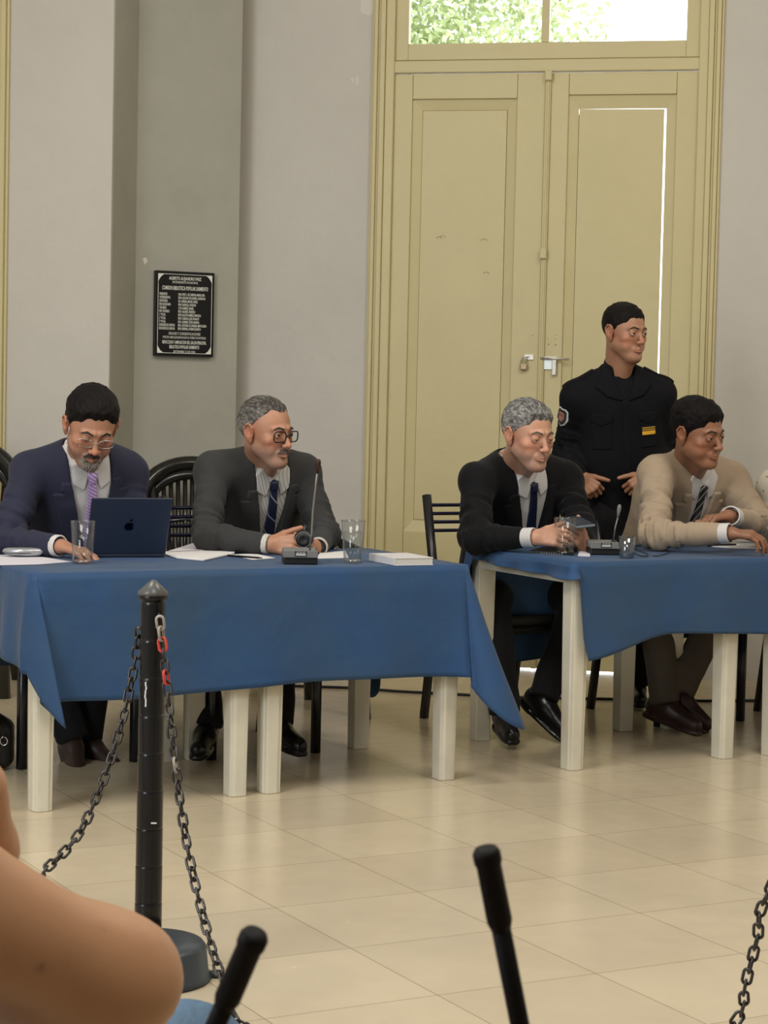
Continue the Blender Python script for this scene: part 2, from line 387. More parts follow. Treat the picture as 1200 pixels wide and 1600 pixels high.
# leaves
def sz(x, y): return wsz(x, y)
zb = 0.009
mid = sz(850.5, 250)[0]
def leaf(name, s0, s1, m0, m1, i0, i1, zmt, zit, zmb, zib, gap):
    mb = MB(); D0, D1 = -.045, -.004
    wbox(mb, s0, m0, zb, ZT-.006, D0, D1); wbox(mb, m1, s1, zb, ZT-.006, D0, D1)
    wbox(mb, m0+.001, m1-.001, zmt, ZT-.006, D0, D1-.001); wbox(mb, m0+.001, m1-.001, zb, zmb, D0, D1-.001)
    # lower panel rail for the lock zone and bottom panel
    o = structure(mb.build(name, cream, bevel=.003))
    mb = MB()   # sloped moulding frame
    def slope(a, bq, c, d):
        mb.add([a, bq, c, d], [(0, 1, 2, 3)])
    dO, dI = -.018, -.030
    g = gap
    O = [(m0, zmb), (m1, zmb), (m1, zmt), (m0, zmt)]; I_ = [(i0, zib), (i1, zib), (i1, zit), (i0, zit)]
    for k in range(4):
        a, bq = O[k], O[(k+1) % 4]; c, d = I_[(k+1) % 4], I_[k]
        v = [wp(a[0], a[1], dO), wp(bq[0], bq[1], dO), wp(c[0], c[1], dI), wp(d[0], d[1], dI)]
        w = [p-WN*.012 for p in v]
        mb.add(v+w, [(0, 1, 2, 3), (7, 6, 5, 4), (3, 2, 6, 7), (0, 4, 5, 1)])
    mb.build('panel_moulding', cream, o)
    mb = MB(); e = .004
    P4 = [(i0+e*.5, zib+e*.5), (i1-e*.5-g*.3, zib+e*.5), (i1-e*.5-g, zit-e*.5-g*.25), (i0+e*.5+g*.05, zit-e*.5)]
    mb.prism([(p[0], p[1]) for p in P4], WO, WT, WZ, WN, -.040, -.026 if not g else -.028)
    mb.build('panel', cream, o)
    return o
zmt = sz(720, 154)[1]; zit = sz(720, 171)[1]; zmb = sz(670, 831)[1]; zib = sz(660, 813)[1]
Lm0, Li0, Li1, Lm1 = sz(641, 300)[0], sz(656, 300)[0], sz(788.5, 300)[0], sz(804.5, 300)[0]
leafL = leaf('door_1', lI+.004, mid-.003, Lm0, Lm1, Li0, Li1, zmt, zit, zmb, zib, 0)
Rm0, Ri0, Ri1, Rm1 = sz(884.5, 300)[0], sz(900, 300)[0], sz(1037, 300)[0], sz(1053, 300)[0]
leafR = leaf('door_2', mid+.003, rI-.006, Rm0, Rm1, Ri0, Ri1, sz(970, 147)[1], sz(970, 168)[1], zmb, zib, .008)
mb = MB(); wbox(mb, mid-.002, mid+.024, zb, ZT-.01, -.004, .012); wbox(mb, mid+.008, mid+.018, zb, ZT-.01, .012, .018); mb.build('astragal', cream, leafR, bevel=.003)
# backing strips on the outside of the left leaf and around panels so that only the real gaps let daylight in
mb = MB(); wbox(mb, Li0-.05, Li1+.05, zib-.05, zit+.05, -.066, -.048); mb.build('backing_board', cream, leafL)
mb = MB(); wbox(mb, Ri0-.05, Ri1-.03, zib-.05, zit-.02, -.066, -.048); mb.build('backing_board', cream, leafR)
steel = mat('worn_steel', (.55, .52, .46), .4, .8, var=.2, vscale=40)
brass = mat('dull_brass', (.42, .33, .2), .45, .7, var=.25, vscale=60)
def hinge(x, y, par):
    s, z = sz(x, y); mb = MB(); h = .062
    mb.tube([wp(s, z-h, .012), wp(s, z+h, .012)], .009, 10)
    for zz in (-.03, 0, .03): mb.tube([wp(s, z+zz-.0015, .012), wp(s, z+zz+.0015, .012)], .0105, 10)
    wbox(mb, s-.014, s+.014, z-h*.9, z+h*.9, -.004, .004)
    mb.build('hinge', mat('hinge_paint', (.5, .41, .22), .45, .2, var=.15, vscale=60), par)
for y in (193, 571): hinge(610.5-(y-193)*.024, y, leafL)
for y, x in ((195, 1094.5), (583, 1081.5)): hinge(x, y, leafR)
for y, x in ((119, 858), (397, 849.5)):       # small latch keepers on the meeting stile
    s, z = sz(x, y); mb = MB(); wbox(mb, s-.017, s+.017, z-.024, z+.024, .016, .03); o = mb.build('latch_keeper', cream, leafR, bevel=.006)
# staple with small padlock on the left leaf
s, z = sz(827, 558); mb = MB(); wbox(mb, s-.022, s+.02, z-.012, z+.012, -.004, .003); mb.tube([wp(s-.018, z, 0), wp(s-.018, z, .014), wp(s-.006, z, .014), wp(s-.006, z, 0)], .0025, 8); mb.build('staple', steel, leafL)
lock = thing('padlock', 'small worn brass padlock hanging from the staple on the left door leaf', 'padlock', wp(s-.024, z-.05, .018))
mb = MB(); wbox(mb, s-.042, s-.006, z-.062, z-.03, .008, .022); mb.build('lock_body', brass, lock, bevel=.006)
mb = MB(); mb.tube([wp(s-.035, z-.032, .015), wp(s-.035, z-.012, .015)]+[wp(s-.024-.011*math.cos(a), z-.012+.012*math.sin(a), .015) for a in np.linspace(.3, PI-.3, 6)]+[wp(s-.013, z-.012, .015), wp(s-.013, z-.032, .015)], .003, 8); mb.build('shackle', steel, lock)
# slide bolt on the right leaf
s0, z0 = sz(845, 560); s1, _ = sz(890, 560)
bolt = thing('slide_bolt', 'steel slide bolt with plate and hanging handle on the right door leaf', 'bolt', wp((s0+s1)/2, z0, 0))
mb = MB(); mb.tube([wp(s0, z0, .016), wp(s1, z0-.002, .016)], .0055, 10); mb.build('rod', steel, bolt)
mb = MB(); wbox(mb, s0+.012, s0+.075, z0-.05, z0+.008, -.003, .004)
for ds in (.024, .06):
    for dz in (-.012, -.038): mb.tube([wp(s0+ds, z0+dz, .004), wp(s0+ds, z0+dz, .006)], .003, 8)
mb.build('plate', mat('pale_steel', (.62, .65, .62), .35, .6), bolt)
mb = MB(); wbox(mb, s0+.054, s0+.076, z0-.078, z0-.005, .012, .018); mb.build('hasp_handle', steel, bolt, bevel=.003)
# chips, stains, where paint came off (flat patches of filler on the wall, real marks)
chip = mat('bare_plaster', (.66, .62, .55), .9)
def patch(name, pts2, P, n, m, eps=.0015, par=None):
    mb = MB(); vs = [onplane(x, y, np.array(P)+np.array(n)*eps, n) for x, y in pts2]
    mb.add(vs+[v-np.array(n)*.0012 for v in vs], [tuple(range(len(vs))), tuple(range(len(vs), 2*len(vs)))[::-1]]); o = structure(mb.build(name, m)); return o
patch('trim_4', [(564, -4), (586, -4), (585, 18), (577, 25), (563, 20)], WO, WN, chip)
patch('trim_5', [(548, 122), (553, 121), (554, 130), (549, 128)], WO, WN, chip); patch('trim_6', [(556, 120), (560, 119), (561, 132), (557, 134), (555, 128)], WO, WN, chip)
patch('trim_7', [(223, 404), (228, 402), (231, 408), (226, 414)], Pr, PN, chip)
dk = mat('paint_chip', (.10, .07, .04), .8)
def chip_at(x, y, w, h, par, m=dk):
    s_, z_ = wsz(x, y); q = w/335.; g = h/335.; mb = MB(); n = 9; rr = random.Random(int(x*7+y))
    mb.prism([(s_+q*math.cos(2*PI*k/n)*rr.uniform(.6, 1.1), z_+g*math.sin(2*PI*k/n)*rr.uniform(.6, 1.1)) for k in range(n)], WO, WT, WZ, WN, -.0045, -.0032); mb.build('paint_chip', m, par)
for x, y, w, h in ((832, 524, .9, .9), (827, 528, .5, .5), (856, 530, .8, .7), (868, 524, 1.1, .5), (868, 530, .8, .8), (857, 538, .7, 2.0), (861, 535, .5, .8), (868, 539, .7, 1.6), (841, 590, .5, 1.1), (845, 598, .4, .5)): chip_at(x, y, w, h, leafR if x > 850 else leafL)
mark = mat('scratch_mark', (.34, .27, .13), .6)
for x, y in ((684, 369), (690, 367), (755, 372), (758, 424)):
    s_, z_ = wsz(x, y); mb = MB(); mb.tube([wp(s_-.014, z_-.008, -.0258), wp(s_, z_, -.0258), wp(s_+.016, z_-.009, -.0258)], .0014, 5); mb.build('scratch', mark, leafL)
# outside
mb = MB(); mb.box((1, 24, -.12), (20, 13.2, .05)); structure(mb.build('floor_outside', mat('yard_ground', (.45, .42, .36), .9)))
tr = thing('tree', 'leafy green tree seen washed out through the left fanlight pane', 'tree', (-.2, 19, -.07))
leafm = mat('leaves', (.48, .55, .28), .6, var=.35, vscale=3)
mb = MB(); mb.tube([(-.2, 19, -.07), (-.15, 19, 1.5), (-.3, 19.1, 3.2)], [.17, .13, .1], 10); mb.tube([(-.15, 19, 2.2), (.7, 19.1, 3.8)], [.08, .04], 8); mb.tube([(-.2, 19, 2.5), (-1.2, 18.9, 4)], [.08, .04], 8)
mb.build('trunk', mat('bark', (.2, .15, .1), .9), tr)
vs = []; fs = []
rng = np.random.RandomState(3)
for i in range(17000):
    cc = [(-.1, 19, 5.0), (.75, 19.2, 5.0), (-.9, 19, 4.7), (0.5, 18.8, 5.9)][rng.randint(4)]
    d = nrm(rng.normal(size=3))*np.array([1.25, 1, 1.0])*(.55+.5*rng.rand()); p = np.array(cc)+d
    a = nrm(rng.normal(size=3)); bq = nrm(np.cross(a, rng.normal(size=3))); w = .023; l = .042; n = len(vs)
    vs += [p-a*l, p+bq*w, p+a*l, p-bq*w]; fs.append((n, n+1, n+2, n+3))
f = mesh_obj('foliage', vs, fs, leafm, tr)
mb = MB(); mb.tube([(-6, 15, 4.55), (0, 15, 4.33), (5, 15, 4.2), (9, 15, 4.3)], .009, 6)
c = mb.build('power_cable', mat('cable_grey', (.25, .25, .27), .6)); tag(c, 'thin overhead cable crossing outside behind the fanlight', 'cable')
# floor cable along the back wall
ck = mat('black_rubber', (.012, .012, .013), .5)
pts = [onz(x, y, .006) for x, y in ((250, 1068), (410, 1070), (500, 1073), (560, 1075), (620, 1080), (700, 1084), (790, 1089), (900, 1091), (1000, 1093), (1100, 1095), (1210, 1094))]
mb = MB(); mb.tube(pts, .006, 8); c = mb.build('floor_cable', ck); tag(c, 'thin black cable lying along the floor in front of the door', 'cable')

# ---------------- plaque on the pillar
gran = mat('black_granite', (.008, .008, .009), .35, var=.3, vscale=80, spec=.3); engr = mat('engraved_white', (.75, .75, .68), .6)
pc = onplane(285, 491, Pr, PN); pw = np.linalg.norm(onplane(331, 491, Pr, PN)-onplane(240, 491, Pr, PN)); ph = onplane(285, 426.5, Pr, PN)[2]-onplane(285, 558.5, Pr, PN)[2]
print('plaque', pw, ph)
plq = thing('commemorative_plaque', 'black granite plaque with white engraved lettering hung on the grey pillar', 'plaque', pc)
mb = MB(); mb.box(pc+PN*.017, (pw/2, .013, ph/2), (PT, PN, WZ)); mb.build('slab', gran, plq)
mb = MB(); e = .0302; a = pw/2-.012; bq = ph/2-.014; t = .0011
for sx in (-1, 1): mb.box(pc+PN*e+PT*sx*a, (t, .0008, bq*.8), (PT, PN, WZ))
for szn in (-1, 1): mb.box(pc+PN*e+WZ*szn*bq, (a*.72, .0008, t), (PT, PN, WZ))
for sx in (-1, 1):
    for szn in (-1, 1):
        o_ = pc+PN*e+PT*sx*a+WZ*szn*bq
        mb.add([o_, o_-PT*sx*.03, o_-PT*sx*.014-WZ*szn*.012, o_-WZ*szn*.034], [(0, 1, 2, 3)]); mb.box(o_-PT*sx*.02, (.02, .0008, t), (PT, PN, WZ)); mb.box(o_-WZ*szn*.025, (t, .0008, .025), (PT, PN, WZ))
mb.build('engraved_border', engr, plq)
Rm = Matrix([[PT[i], WZ[i], PN[i]] for i in range(3)]).to_4x4()
LET = MB()
def ptext(txt, x, zz, size, align='CENTER', sx=.8, bold=0.0, ls=1.0):
    cu = bpy.data.curves.new('lettering', 'FONT'); cu.body = txt; cu.size = size; cu.align_x = align; cu.align_y = 'CENTER'; cu.extrude = .0003; cu.offset = bold; cu.resolution_u = 2
    o = bpy.data.objects.new('lettering', cu); COL.objects.link(o); bpy.context.view_layer.update()
    me = bpy.data.meshes.new_from_object(o.evaluated_get(bpy.context.evaluated_depsgraph_get()))
    LET.add([pc+PT*(x+v.co.x*sx)+WZ*(zz+v.co.y)+PN*(.0307+v.co.z) for v in me.vertices], [tuple(p.vertices) for p in me.polygons])
    bpy.data.objects.remove(o); bpy.data.meshes.remove(me)
H_ = ph
def zz(fr): return ph/2-ph*fr
ptext('ALBERTO ALEJANDRO PAEZ', 0, zz(.085), .021, sx=.60, bold=.0003)
ptext('INTENDENTE MUNICIPAL', 0, zz(.13), .0155, sx=.72)
ptext('COMISION BIBLIOTECA POPULAR SARMIENTO', 0, zz(.20), .026, sx=.42, bold=.0003)
rows = [('PRESIDENTE:', 'DRA. FONT L. DE CARRION, MARIA LIDIA'), ('VICEPRESIDENTE:', 'PROF. LESCANO DE AGUERO, AURORA M.'), ('SECRETARIO:', 'DR. CARRERA, MIGUEL ANGEL'), ('PRO SECRETARIO:', 'PROF. BARRAZA, HORACIO'),
        ('TESORERO:', 'C.P.N. RAMIREZ, DANIEL'), ('PRO TESORERO:', 'PROF. AGUERO, FEDERICO'), ('1° VOCAL:', 'PROF. BLAZ DE RAMIREZ, MARCELA'), ('2° VOCAL:', 'PROF. CARRION, JOSE HORACIO'),
        ('3° VOCAL:', 'SRTA. CARRERA, YESICA MARINA'), ('REVISORES DE CUENTAS:', 'DRA. CORONEL DE CARRERA, MIRTA ELENA'), ('REVISORES DE CUENTAS:', 'PROF. HERRERA, NOEMI ELIZABETH')]
for i, (a_, b_) in enumerate(rows):
    z_ = zz(.272+.0405*i); ptext(a_, -pw*.435, z_, .0165, 'LEFT', sx=.42, bold=.0002); ptext(b_, -pw*.115, z_, .0165, 'LEFT', sx=.43, bold=.0002)
ptext('GRACIAS Y CONGRATULACIONES', 0, zz(.735), .0185, sx=.55); ptext('POR ESTA OBRA QUE ENORGULLECE AL PUEBLO DE MONTEROS', 0, zz(.78), .0155, sx=.47)
ptext('REFACCION Y AMPLIACION DEL SALON PRINCIPAL', 0, zz(.838), .022, sx=.43, bold=.0003); ptext('BIBLIOTECA POPULAR SARMIENTO', 0, zz(.893), .022, sx=.43, bold=.0003)
ptext('SEPTIEMBRE 12 DE 2024', 0, zz(.948), .016, sx=.66)

LET.build('lettering', engr, plq)

# ================================================================ TABLES
TU = V(math.cos(math.radians(27.6)), math.sin(math.radians(27.6)), 0); TV = V(-TU[1], TU[0], 0)
white_pl = mat('white_plastic', (.66, .62, .50), .45, var=.05, vscale=6, bump=.05, bscale=30, col2=(.58, .55, .45))
def plastic_table(fl, label, lu=.64, lv=.64):
    fl = np.array(fl, float); fl[2] = 0
    c = fl+TU*lu/2+TV*lv/2
    t = thing('plastic_table', label, 'table', c, 'square white plastic tables under the blue cloths')
    mb = MB(); mb.box(c+WZ*.70, (lu/2+.045, lv/2+.045, .014), (TU, TV, WZ)); mb.build('tabletop', white_pl, t, bevel=.012, seg=3)
    mb = MB()
    for k, (a, bq) in enumerate(((0, -1), (0, 1), (1, -1), (1, 1))):
        if a == 0: mb.box(c+TV*bq*(lv/2+.02)+WZ*.665, (lu/2, .004, .022), (TU, TV, WZ))
        else: mb.box(c+TU*bq*(lu/2+.02)+WZ*.665, (.004, lv/2, .022), (TU, TV, WZ))
    mb.build('apron', white_pl, t)
    for a in (0, 1):
        for bq in (0, 1):
            p = fl+TU*lu*a+TV*lv*bq; sa = -1 if a == 0 else 1; sb = -1 if bq == 0 else 1
            # angle-section leg with ribbed outer corner, opening inwards
            w0, w1 = .036, .030
            prof = [(1, 1), (1, -.55), (.82, -.62), (.82, -.95), (.5, -1), (-.5, -1), (-.62, -.9), (-.7, -.82), (-.95, -.82), (-1, -.6), (-1, 1)]
            prof = [(x_, y_) for x_, y_ in prof]
            mb = MB(); n = len(prof); vs = []
            for z_, w in ((0, w1), (.35, (w0+w1)/2), (.695, w0)):
                for x_, y_ in prof: vs.append(p+TU*(-x_*sa*-1)*w*1.0*(1 if True else 1)*1.0+TV*(y_*(1 if sb < 0 else -1))*w+WZ*z_)
            fs = [(i*n+k, i*n+(k+1) % n, (i+1)*n+(k+1) % n, (i+1)*n+k) for i in range(2) for k in range(n)]+[tuple(range(n))[::-1], tuple(range(2*n, 3*n))]
            mb.add(vs, fs); mb.build('leg', white_pl, t, bevel=.003)
    return t
Afl = onz(63, 1266); Bfl = onz(420, 1238); Cfl = onz(894, 1202); Dfl = onz(1190+17, 1180)
plastic_table(Afl, 'square white plastic table under the left end of the left cloth, below the laptop')
plastic_table(Bfl, 'square white plastic table under the right end of the left cloth, below the grey microphone')
plastic_table(Cfl, 'square white plastic table with bare apron at the left end of the right cloth')
plastic_table(Dfl, 'square white plastic table under the right cloth at the right border of the photo')

cloth_m = mat('blue_nonwoven_cloth', (.012, .058, .165), .72, vscale=2.6, col2=(.022, .060, .125), bump=.45, bscale=4, sheen=.10, bdist=.04)
def smooth(x): x = max(0., min(1., x)); return x*x*(3-2*x)
def drape(name, label, o, lu, lv, dropf, flaref, z=.7185, inner=8, seed=0, corner_fan=.6, topfn=None):
    """o: front-left corner on the floor; perimeter runs front (u), right (v), back, left."""
    o = np.array([o[0], o[1], 0.]); P = []   # (pos, outward, side, t)
    r = .018; nE = 70; nC = 26
    cor = [(0, 0), (lu, 0), (lu, lv), (0, lv)]; dirs = [(1, 0), (0, 1), (-1, 0), (0, -1)]; outs = [(0, -1), (1, 0), (0, 1), (-1, 0)]
    for s in range(4):
        a = np.array(cor[s], float); bq = np.array(cor[(s+1) % 4], float); d = np.array(dirs[s]); ou = np.array(outs[s]); l = np.linalg.norm(bq-a)
        ne = nE if s % 2 == 0 else 36
        for k in range(ne+1): t = k/ne; P.append((a+d*(r+(l-2*r)*t), ou, s, t, 0))
        o2 = np.array(outs[(s+1) % 4]); cc = bq-d*r-ou*r*1.0
        cc = bq - d*r - o2*0 - ou*r + 0*d
        for k in range(1, nC):
            t = k/nC; an = t*PI/2; q = ou*math.cos(an)+o2*math.sin(an)
            P.append((bq-d*r-ou*r+q*r, q, s, t, 1))
    n = len(P); rows = 22; vs = []; rngs = random.Random(seed)
    for j in range(rows+1):
        fr = j/rows
        for (p, ou, s, t, isc) in P:
            if isc:
                L_ = dropf(s, 1)*(1-smooth(t))+dropf((s+1) % 4, 0)*smooth(t); cf = flaref(s)
                pk = math.sin(PI*t)**.8 if len(cf) < 4 else min(t/cf[3], (1-t)/(1-cf[3])); L_ = L_+cf[1]*pk; fo = .012+cf[0]*pk
                tw = cf[2] if len(cf) > 2 else 0
            else:
                L_ = dropf(s, t); w = 0.012*math.sin(t*9+s*2+seed)+.01*math.sin(t*23+seed*3)
                fo = .014+w*.9
                # pull from the neighbouring corner cones
                c1 = flaref(s)[0]*math.exp(-((1-t)*(lu if s % 2 == 0 else lv)/.05)**1)*.18; c0 = flaref((s-1) % 4)[0]*math.exp(-(t*(lu if s % 2 == 0 else lv)/.05)**1)*.18
                fo += c0+c1
            q = p+np.array(ou)*(fo*(fr**1.15)+.006*min(1, fr*6))
            if isc: q = q+np.array(tw if tw else (0, 0))*pk*fr
            zd = L_*fr
            nz = vnz((q[0]*2.1, q[1]*2.1+seed*5, fr*1.3))*.012*fr
            q = q+np.array(ou)*nz
            P3 = o+TU*q[0]+TV*q[1]+WZ*(z-zd-.004*(fr > 0))
            vs.append(P3)
    fs = [(j*n+k, (j+1)*n+k, (j+1)*n+(k+1) % n, j*n+(k+1) % n) for j in range(rows) for k in range(n)]
    base = len(vs); ctr = np.array([lu/2, lv/2])
    prev = list(range(n))
    for j in range(1, inner+1):
        k_ = 1-j/inner*.985; cur = []
        for (p, ou, s, t, isc) in P:
            q = ctr+(p-ctr)*k_; zz_ = z+.0012*vnz((q[0]*9, q[1]*9, seed)) if j else z
            vs.append(o+TU*q[0]+TV*q[1]+WZ*zz_); cur.append(len(vs)-1)
        fs += [(prev[k], prev[(k+1) % n], cur[(k+1) % n], cur[k]) for k in range(n)]; prev = cur
    fs.append(tuple(prev))
    ob = mesh_obj(name, vs, fs, cloth_m, None, smooth=True)
    sm = ob.modifiers.new('thickness', 'SOLIDIFY'); sm.thickness = .0016; sm.offset = 1
    return tag(ob, label, 'tablecloth')
def vnz(p): return noise.noise(Vector(p))
E1 = .05
lu1 = float(np.dot(onz(700, 1220)-Afl, TU))+2*E1
def drop1(s, t):
    if s == 0: return .375-.02*t+.008*math.sin(t*7)
    if s == 2: return .36+.01*math.sin(t*9)
    if s == 1: return .355+.01*math.sin(t*5)
    return .20+.09*t
def flare1(s): return [(.19, .17), (.08, .20), (.09, .12), (.06, .09, (.10, -.03), .72)][s]
drape('tablecloth', 'blue cloth draped over the left pair of tables, hanging in pointed corners', Afl-TU*E1-TV*E1, lu1, .64+2*E1, drop1, flare1, seed=1)
lu2 = float(np.dot(Dfl-Cfl, TU))+.64+2*E1
def drop2(s, t):
    if s == 0:
        x = t*lu2
        a = .335-.085*smooth(x/.42)+.02*smooth((x-.42)/.6)
        return .05+(a-.05)*smooth(x/.035)
    if s == 1: return .27
    if s == 2: return .33+.13*t
    return .44+(.035-.44)*smooth(t/.10) if t < .2 else .035+.02*t
def flare2(s): return [(.08, .12), (.1, .12), (.03, .02), (.012, 0)][s]
drape('tablecloth', 'blue cloth over the right pair of tables, short at its left end, hem rising', Cfl-TU*E1-TV*E1, lu2, .64+2*E1, drop2, flare2, seed=4)
# ================================================================ CHAIRS
black_metal = mat('black_tube', (.012, .012, .016), .28, .0, spec=.6); chair_seat = mat('black_vinyl', (.015, .015, .016), .5)
barm = mat('polished_dark_bar', (.03, .03, .07), .12, .7)
def metal_chair(fl, label):
    fl = np.array(fl, float); fl[2] = 0; w, d = .40, .41; c = fl+TU*w/2+TV*d/2
    t = thing('metal_chair', label, 'chair', c, 'dark metal chairs at the two tables'); q = .0125
    def bar(a, bq, name, m=black_metal, r=.0125, par=t):
        mb = MB(); mb.tube([np.array(x) for x in (a, bq)], r*1.3, 4); return mb.build(name, m, par, bevel=.002)
    for k in (0, 1):
        p = fl+TU*w*k
        mb = MB(); mb.tube([p, p+WZ*.44], .018, 4); mb.build('leg', black_metal, t)
        b0 = p+TV*(d+.07); b1 = p+TV*d+WZ*.42; b2 = p+TV*(d+.0)+WZ*.52; b3 = p+TV*(d+.09)+WZ*.885
        mb = MB(); mb.tube([b0, b1, b2, b3], .018, 4); mb.build('leg', black_metal, t)
        bar(p+WZ*.40, p+TV*d+WZ*.40, 'seat_rail')
    bar(fl+WZ*.40, fl+TU*w+WZ*.40, 'seat_rail'); bar(fl+TV*d+WZ*.40, fl+TU*w+TV*d+WZ*.40, 'seat_rail')
    mb = MB(); mb.box(c+WZ*.435, (w/2+.01, d/2+.01, .02), (TU, TV, WZ)); mb.build('seat', chair_seat, t, bevel=.012)
    for k in range(4):
        z_ = .845-.033*k; f = (z_-.52)/(.885-.52)*.09
        bar(fl+TV*(d+f)+WZ*z_, fl+TU*w+TV*(d+f)+WZ*z_, 'back_slat', barm, .006)
metal_chair(onz(210, 1190)-TU*.40, 'dark metal chair under the person in the navy suit')
metal_chair(onz(330, 1187), 'dark metal chair with four shiny back bars, under the person in the grey suit')
metal_chair(onz(758, 1152), 'dark metal chair whose left post shows behind the person in the black suit')
metal_chair(onz(1028, 1135), 'dark metal chair under the person in the beige suit')
metal_chair(onz(1168, 1148)+TU*.42, 'dark metal chair under the person in the cream shirt at the right border')
blk_pl = mat('black_plastic', (.013, .013, .011), .18, spec=.6)
def armchair(px_, D, rot, label, zt=.94):
    c = at(px_, 900, D); c[2] = 0; a = math.radians(rot); X = V(math.cos(a), math.sin(a), 0); Y = V(math.sin(a), -math.cos(a), 0)   # Y = facing
    t = thing('plastic_armchair', label, 'chair', c, 'black plastic armchairs along the wall')
    P = lambda x, y, z: c+X*x+Y*y+WZ*z
    mb = MB()   # arched rim as a flattened tube
    arch = []
    for k in range(25):
        an = PI*k/24; x = -.25*math.cos(an); s_ = math.sin(an); z = .66+(zt-.66)*s_**.75; arch.append(P(x*(1+.05*s_), -.24+.10*(1-s_)-.03*s_, z))
    pts = [P(-.25, .02, .60)]+arch+[P(.25, .02, .60)]
    mb.tube(pts, .033, 12); rim = mb.build('back_rim', blk_pl, t)
    for k in range(11):
        x = -.165+.033*k; zz_ = .64+(zt-.68)*math.sqrt(max(0, 1-(x/.25)**2)); m2 = MB()
        m2.tube([P(x*.75, -.18, .42), P(x*.9, -.22, .6), P(x, -.26, zz_+.02)], .0118, 6, flat=.8); m2.build('back_slat', blk_pl, t)
    m2 = MB(); m2.tube([P(-.212*math.cos(PI*k/24), -.25, .66+(zt-.712)*math.sin(PI*k/24)**.75) for k in range(25)], .024, 10); m2.build('inner_rim', blk_pl, t)
    m2 = MB(); m2.tube([P(-.19, -.21, .68), P(0, -.235, .69), P(.19, -.21, .68)], .012, 6); m2.build('cross_rail', blk_pl, t)
    for s_ in (-1, 1):
        m2 = MB(); m2.tube([P(s_*.19, -.22, .84), P(s_*.165, -.22, .70), P(s_*.17, -.18, .45)], .02, 8, flat=.6); m2.build('back_post', blk_pl, t)
        m2 = MB(); m2.tube([P(s_*.25, -.16, .68), P(s_*.275, 0, .66), P(s_*.285, .16, .645), P(s_*.27, .23, .60)], .024, 8, flat=.6); m2.build('armrest', blk_pl, t)
        m2 = MB(); m2.tube([P(s_*.27, .23, .60), P(s_*.25, .24, .42), P(s_*.27, .27, 0)], .024, 8); m2.build('leg', blk_pl, t)
        m2 = MB(); m2.tube([P(s_*.17, -.2, .45), P(s_*.22, -.28, 0)], .024, 8); m2.build('leg', blk_pl, t)
    m2 = MB(); m2.box(P(0, .03, .42), (.22, .23, .012), (X, Y, WZ)); m2.build('seat', blk_pl, t, bevel=.01)
armchair(302, 9.1, 8, 'black plastic slatted armchair standing between the navy suit and the grey suit', .945)
armchair(440, 8.15, 20, 'black plastic armchair right of the person in the grey suit, by the wall', .93)
armchair(-72, 8.6, 0, 'black plastic armchair at the left border behind the person in the navy suit', 1.02)

# ================================================================ BOLLARDS AND CHAINS
bpl = mat('bollard_plastic', (.010, .010, .011), .25, spec=.35); bbase = mat('bollard_base_plastic', (.035, .045, .055), .38)
BC = onz(230, 1528)
def bollard(c, label):
    c = np.array(c, float); c[2] = 0; t = thing('chain_post', label, 'post', c, 'black plastic chain posts')
    mb = MB(); mb.lathe([(.001, 0), (.136, 0), (.141, .006), (.133, .012), (.127, .070), (.120, .079), (.06, .083), (.03, .086), (.001, .086)], c, 48, cap=False); mb.build('base', bbase, t)
    for k in range(3):
        an = .15+2.1*k; e = c+V(math.cos(an)*.150, math.sin(an)*.150, .006); mb = MB()
        mb.tube([e+V(.013*math.cos(q), .013*math.sin(q), 0) for q in np.linspace(0, 2*PI, 12, endpoint=False)], .006, 6, closed=True); mb.build('base_eyelet', bbase, t)
    prof = [(.0295, .086)]; z = .086
    for k in range(9):
        z2 = .086+.0815*(k+1); r = .0295-.0004*k
        prof += [(r, z2-.006), (r, z2-.003), (r-.0015, z2-.001), (r-.0015, z2), (r-.0004, z2+.001), (r-.0004, z2+.003)]
    prof += [(.0262, .822), (.0300, .824), (.0305, .832), (.029, .834)]
    mb = MB(); mb.lathe(prof, c, 32); mb.build('pole', bpl, t)
    mb = MB(); mb.lathe([(.029, .833), (.0325, .835), (.033, .840), (.004, .866), (.001, .867)], c, 32, cap=False); mb.build('cap', mat('cap_plastic', (.09, .09, .085), .3), t)
    mb = MB(); mb.box(c+V(.018, -.024, .80), (.004, .004, .022)); mb.tube([c+V(.016, -.028, .80), c+V(.017, -.038, .796), c+V(.018, -.03, .785)], .003, 6); mb.build('chain_clip', bpl, t)
    mb = MB()
    for z1 in np.linspace(.60, .645, 6): mb.box(c+V(-.010+.001*math.sin(z1*200), -.0268, z1), (.0016, .0008, .0042))
    mb.box(c+V(.012, -.0275, .345), (.006, .0008, .0015)); mb.box(c+V(-.022, -.019, .13), (.002, .001, .012)); mb.build('scuff_mark', mat('scuff_white', (.7, .7, .7), .6), t)
    return t
bollard(BC, 'black ringed plastic chain post with a pointed cap, in front of the left table')
B2 = V(.93, 3.62, 0); bollard(B2, 'black plastic chain post just outside the right border')
B3 = V(-1.45, 3.75, 0); bollard(B3, 'black plastic chain post outside the left border')
chm = mat('chain_black', (.018, .015, .014), .25, spec=.7); chr_ = mat('chain_red', (.55, .05, .035), .35); chw = mat('chain_worn', (.30, .27, .23), .4, var=.5, vscale=60)
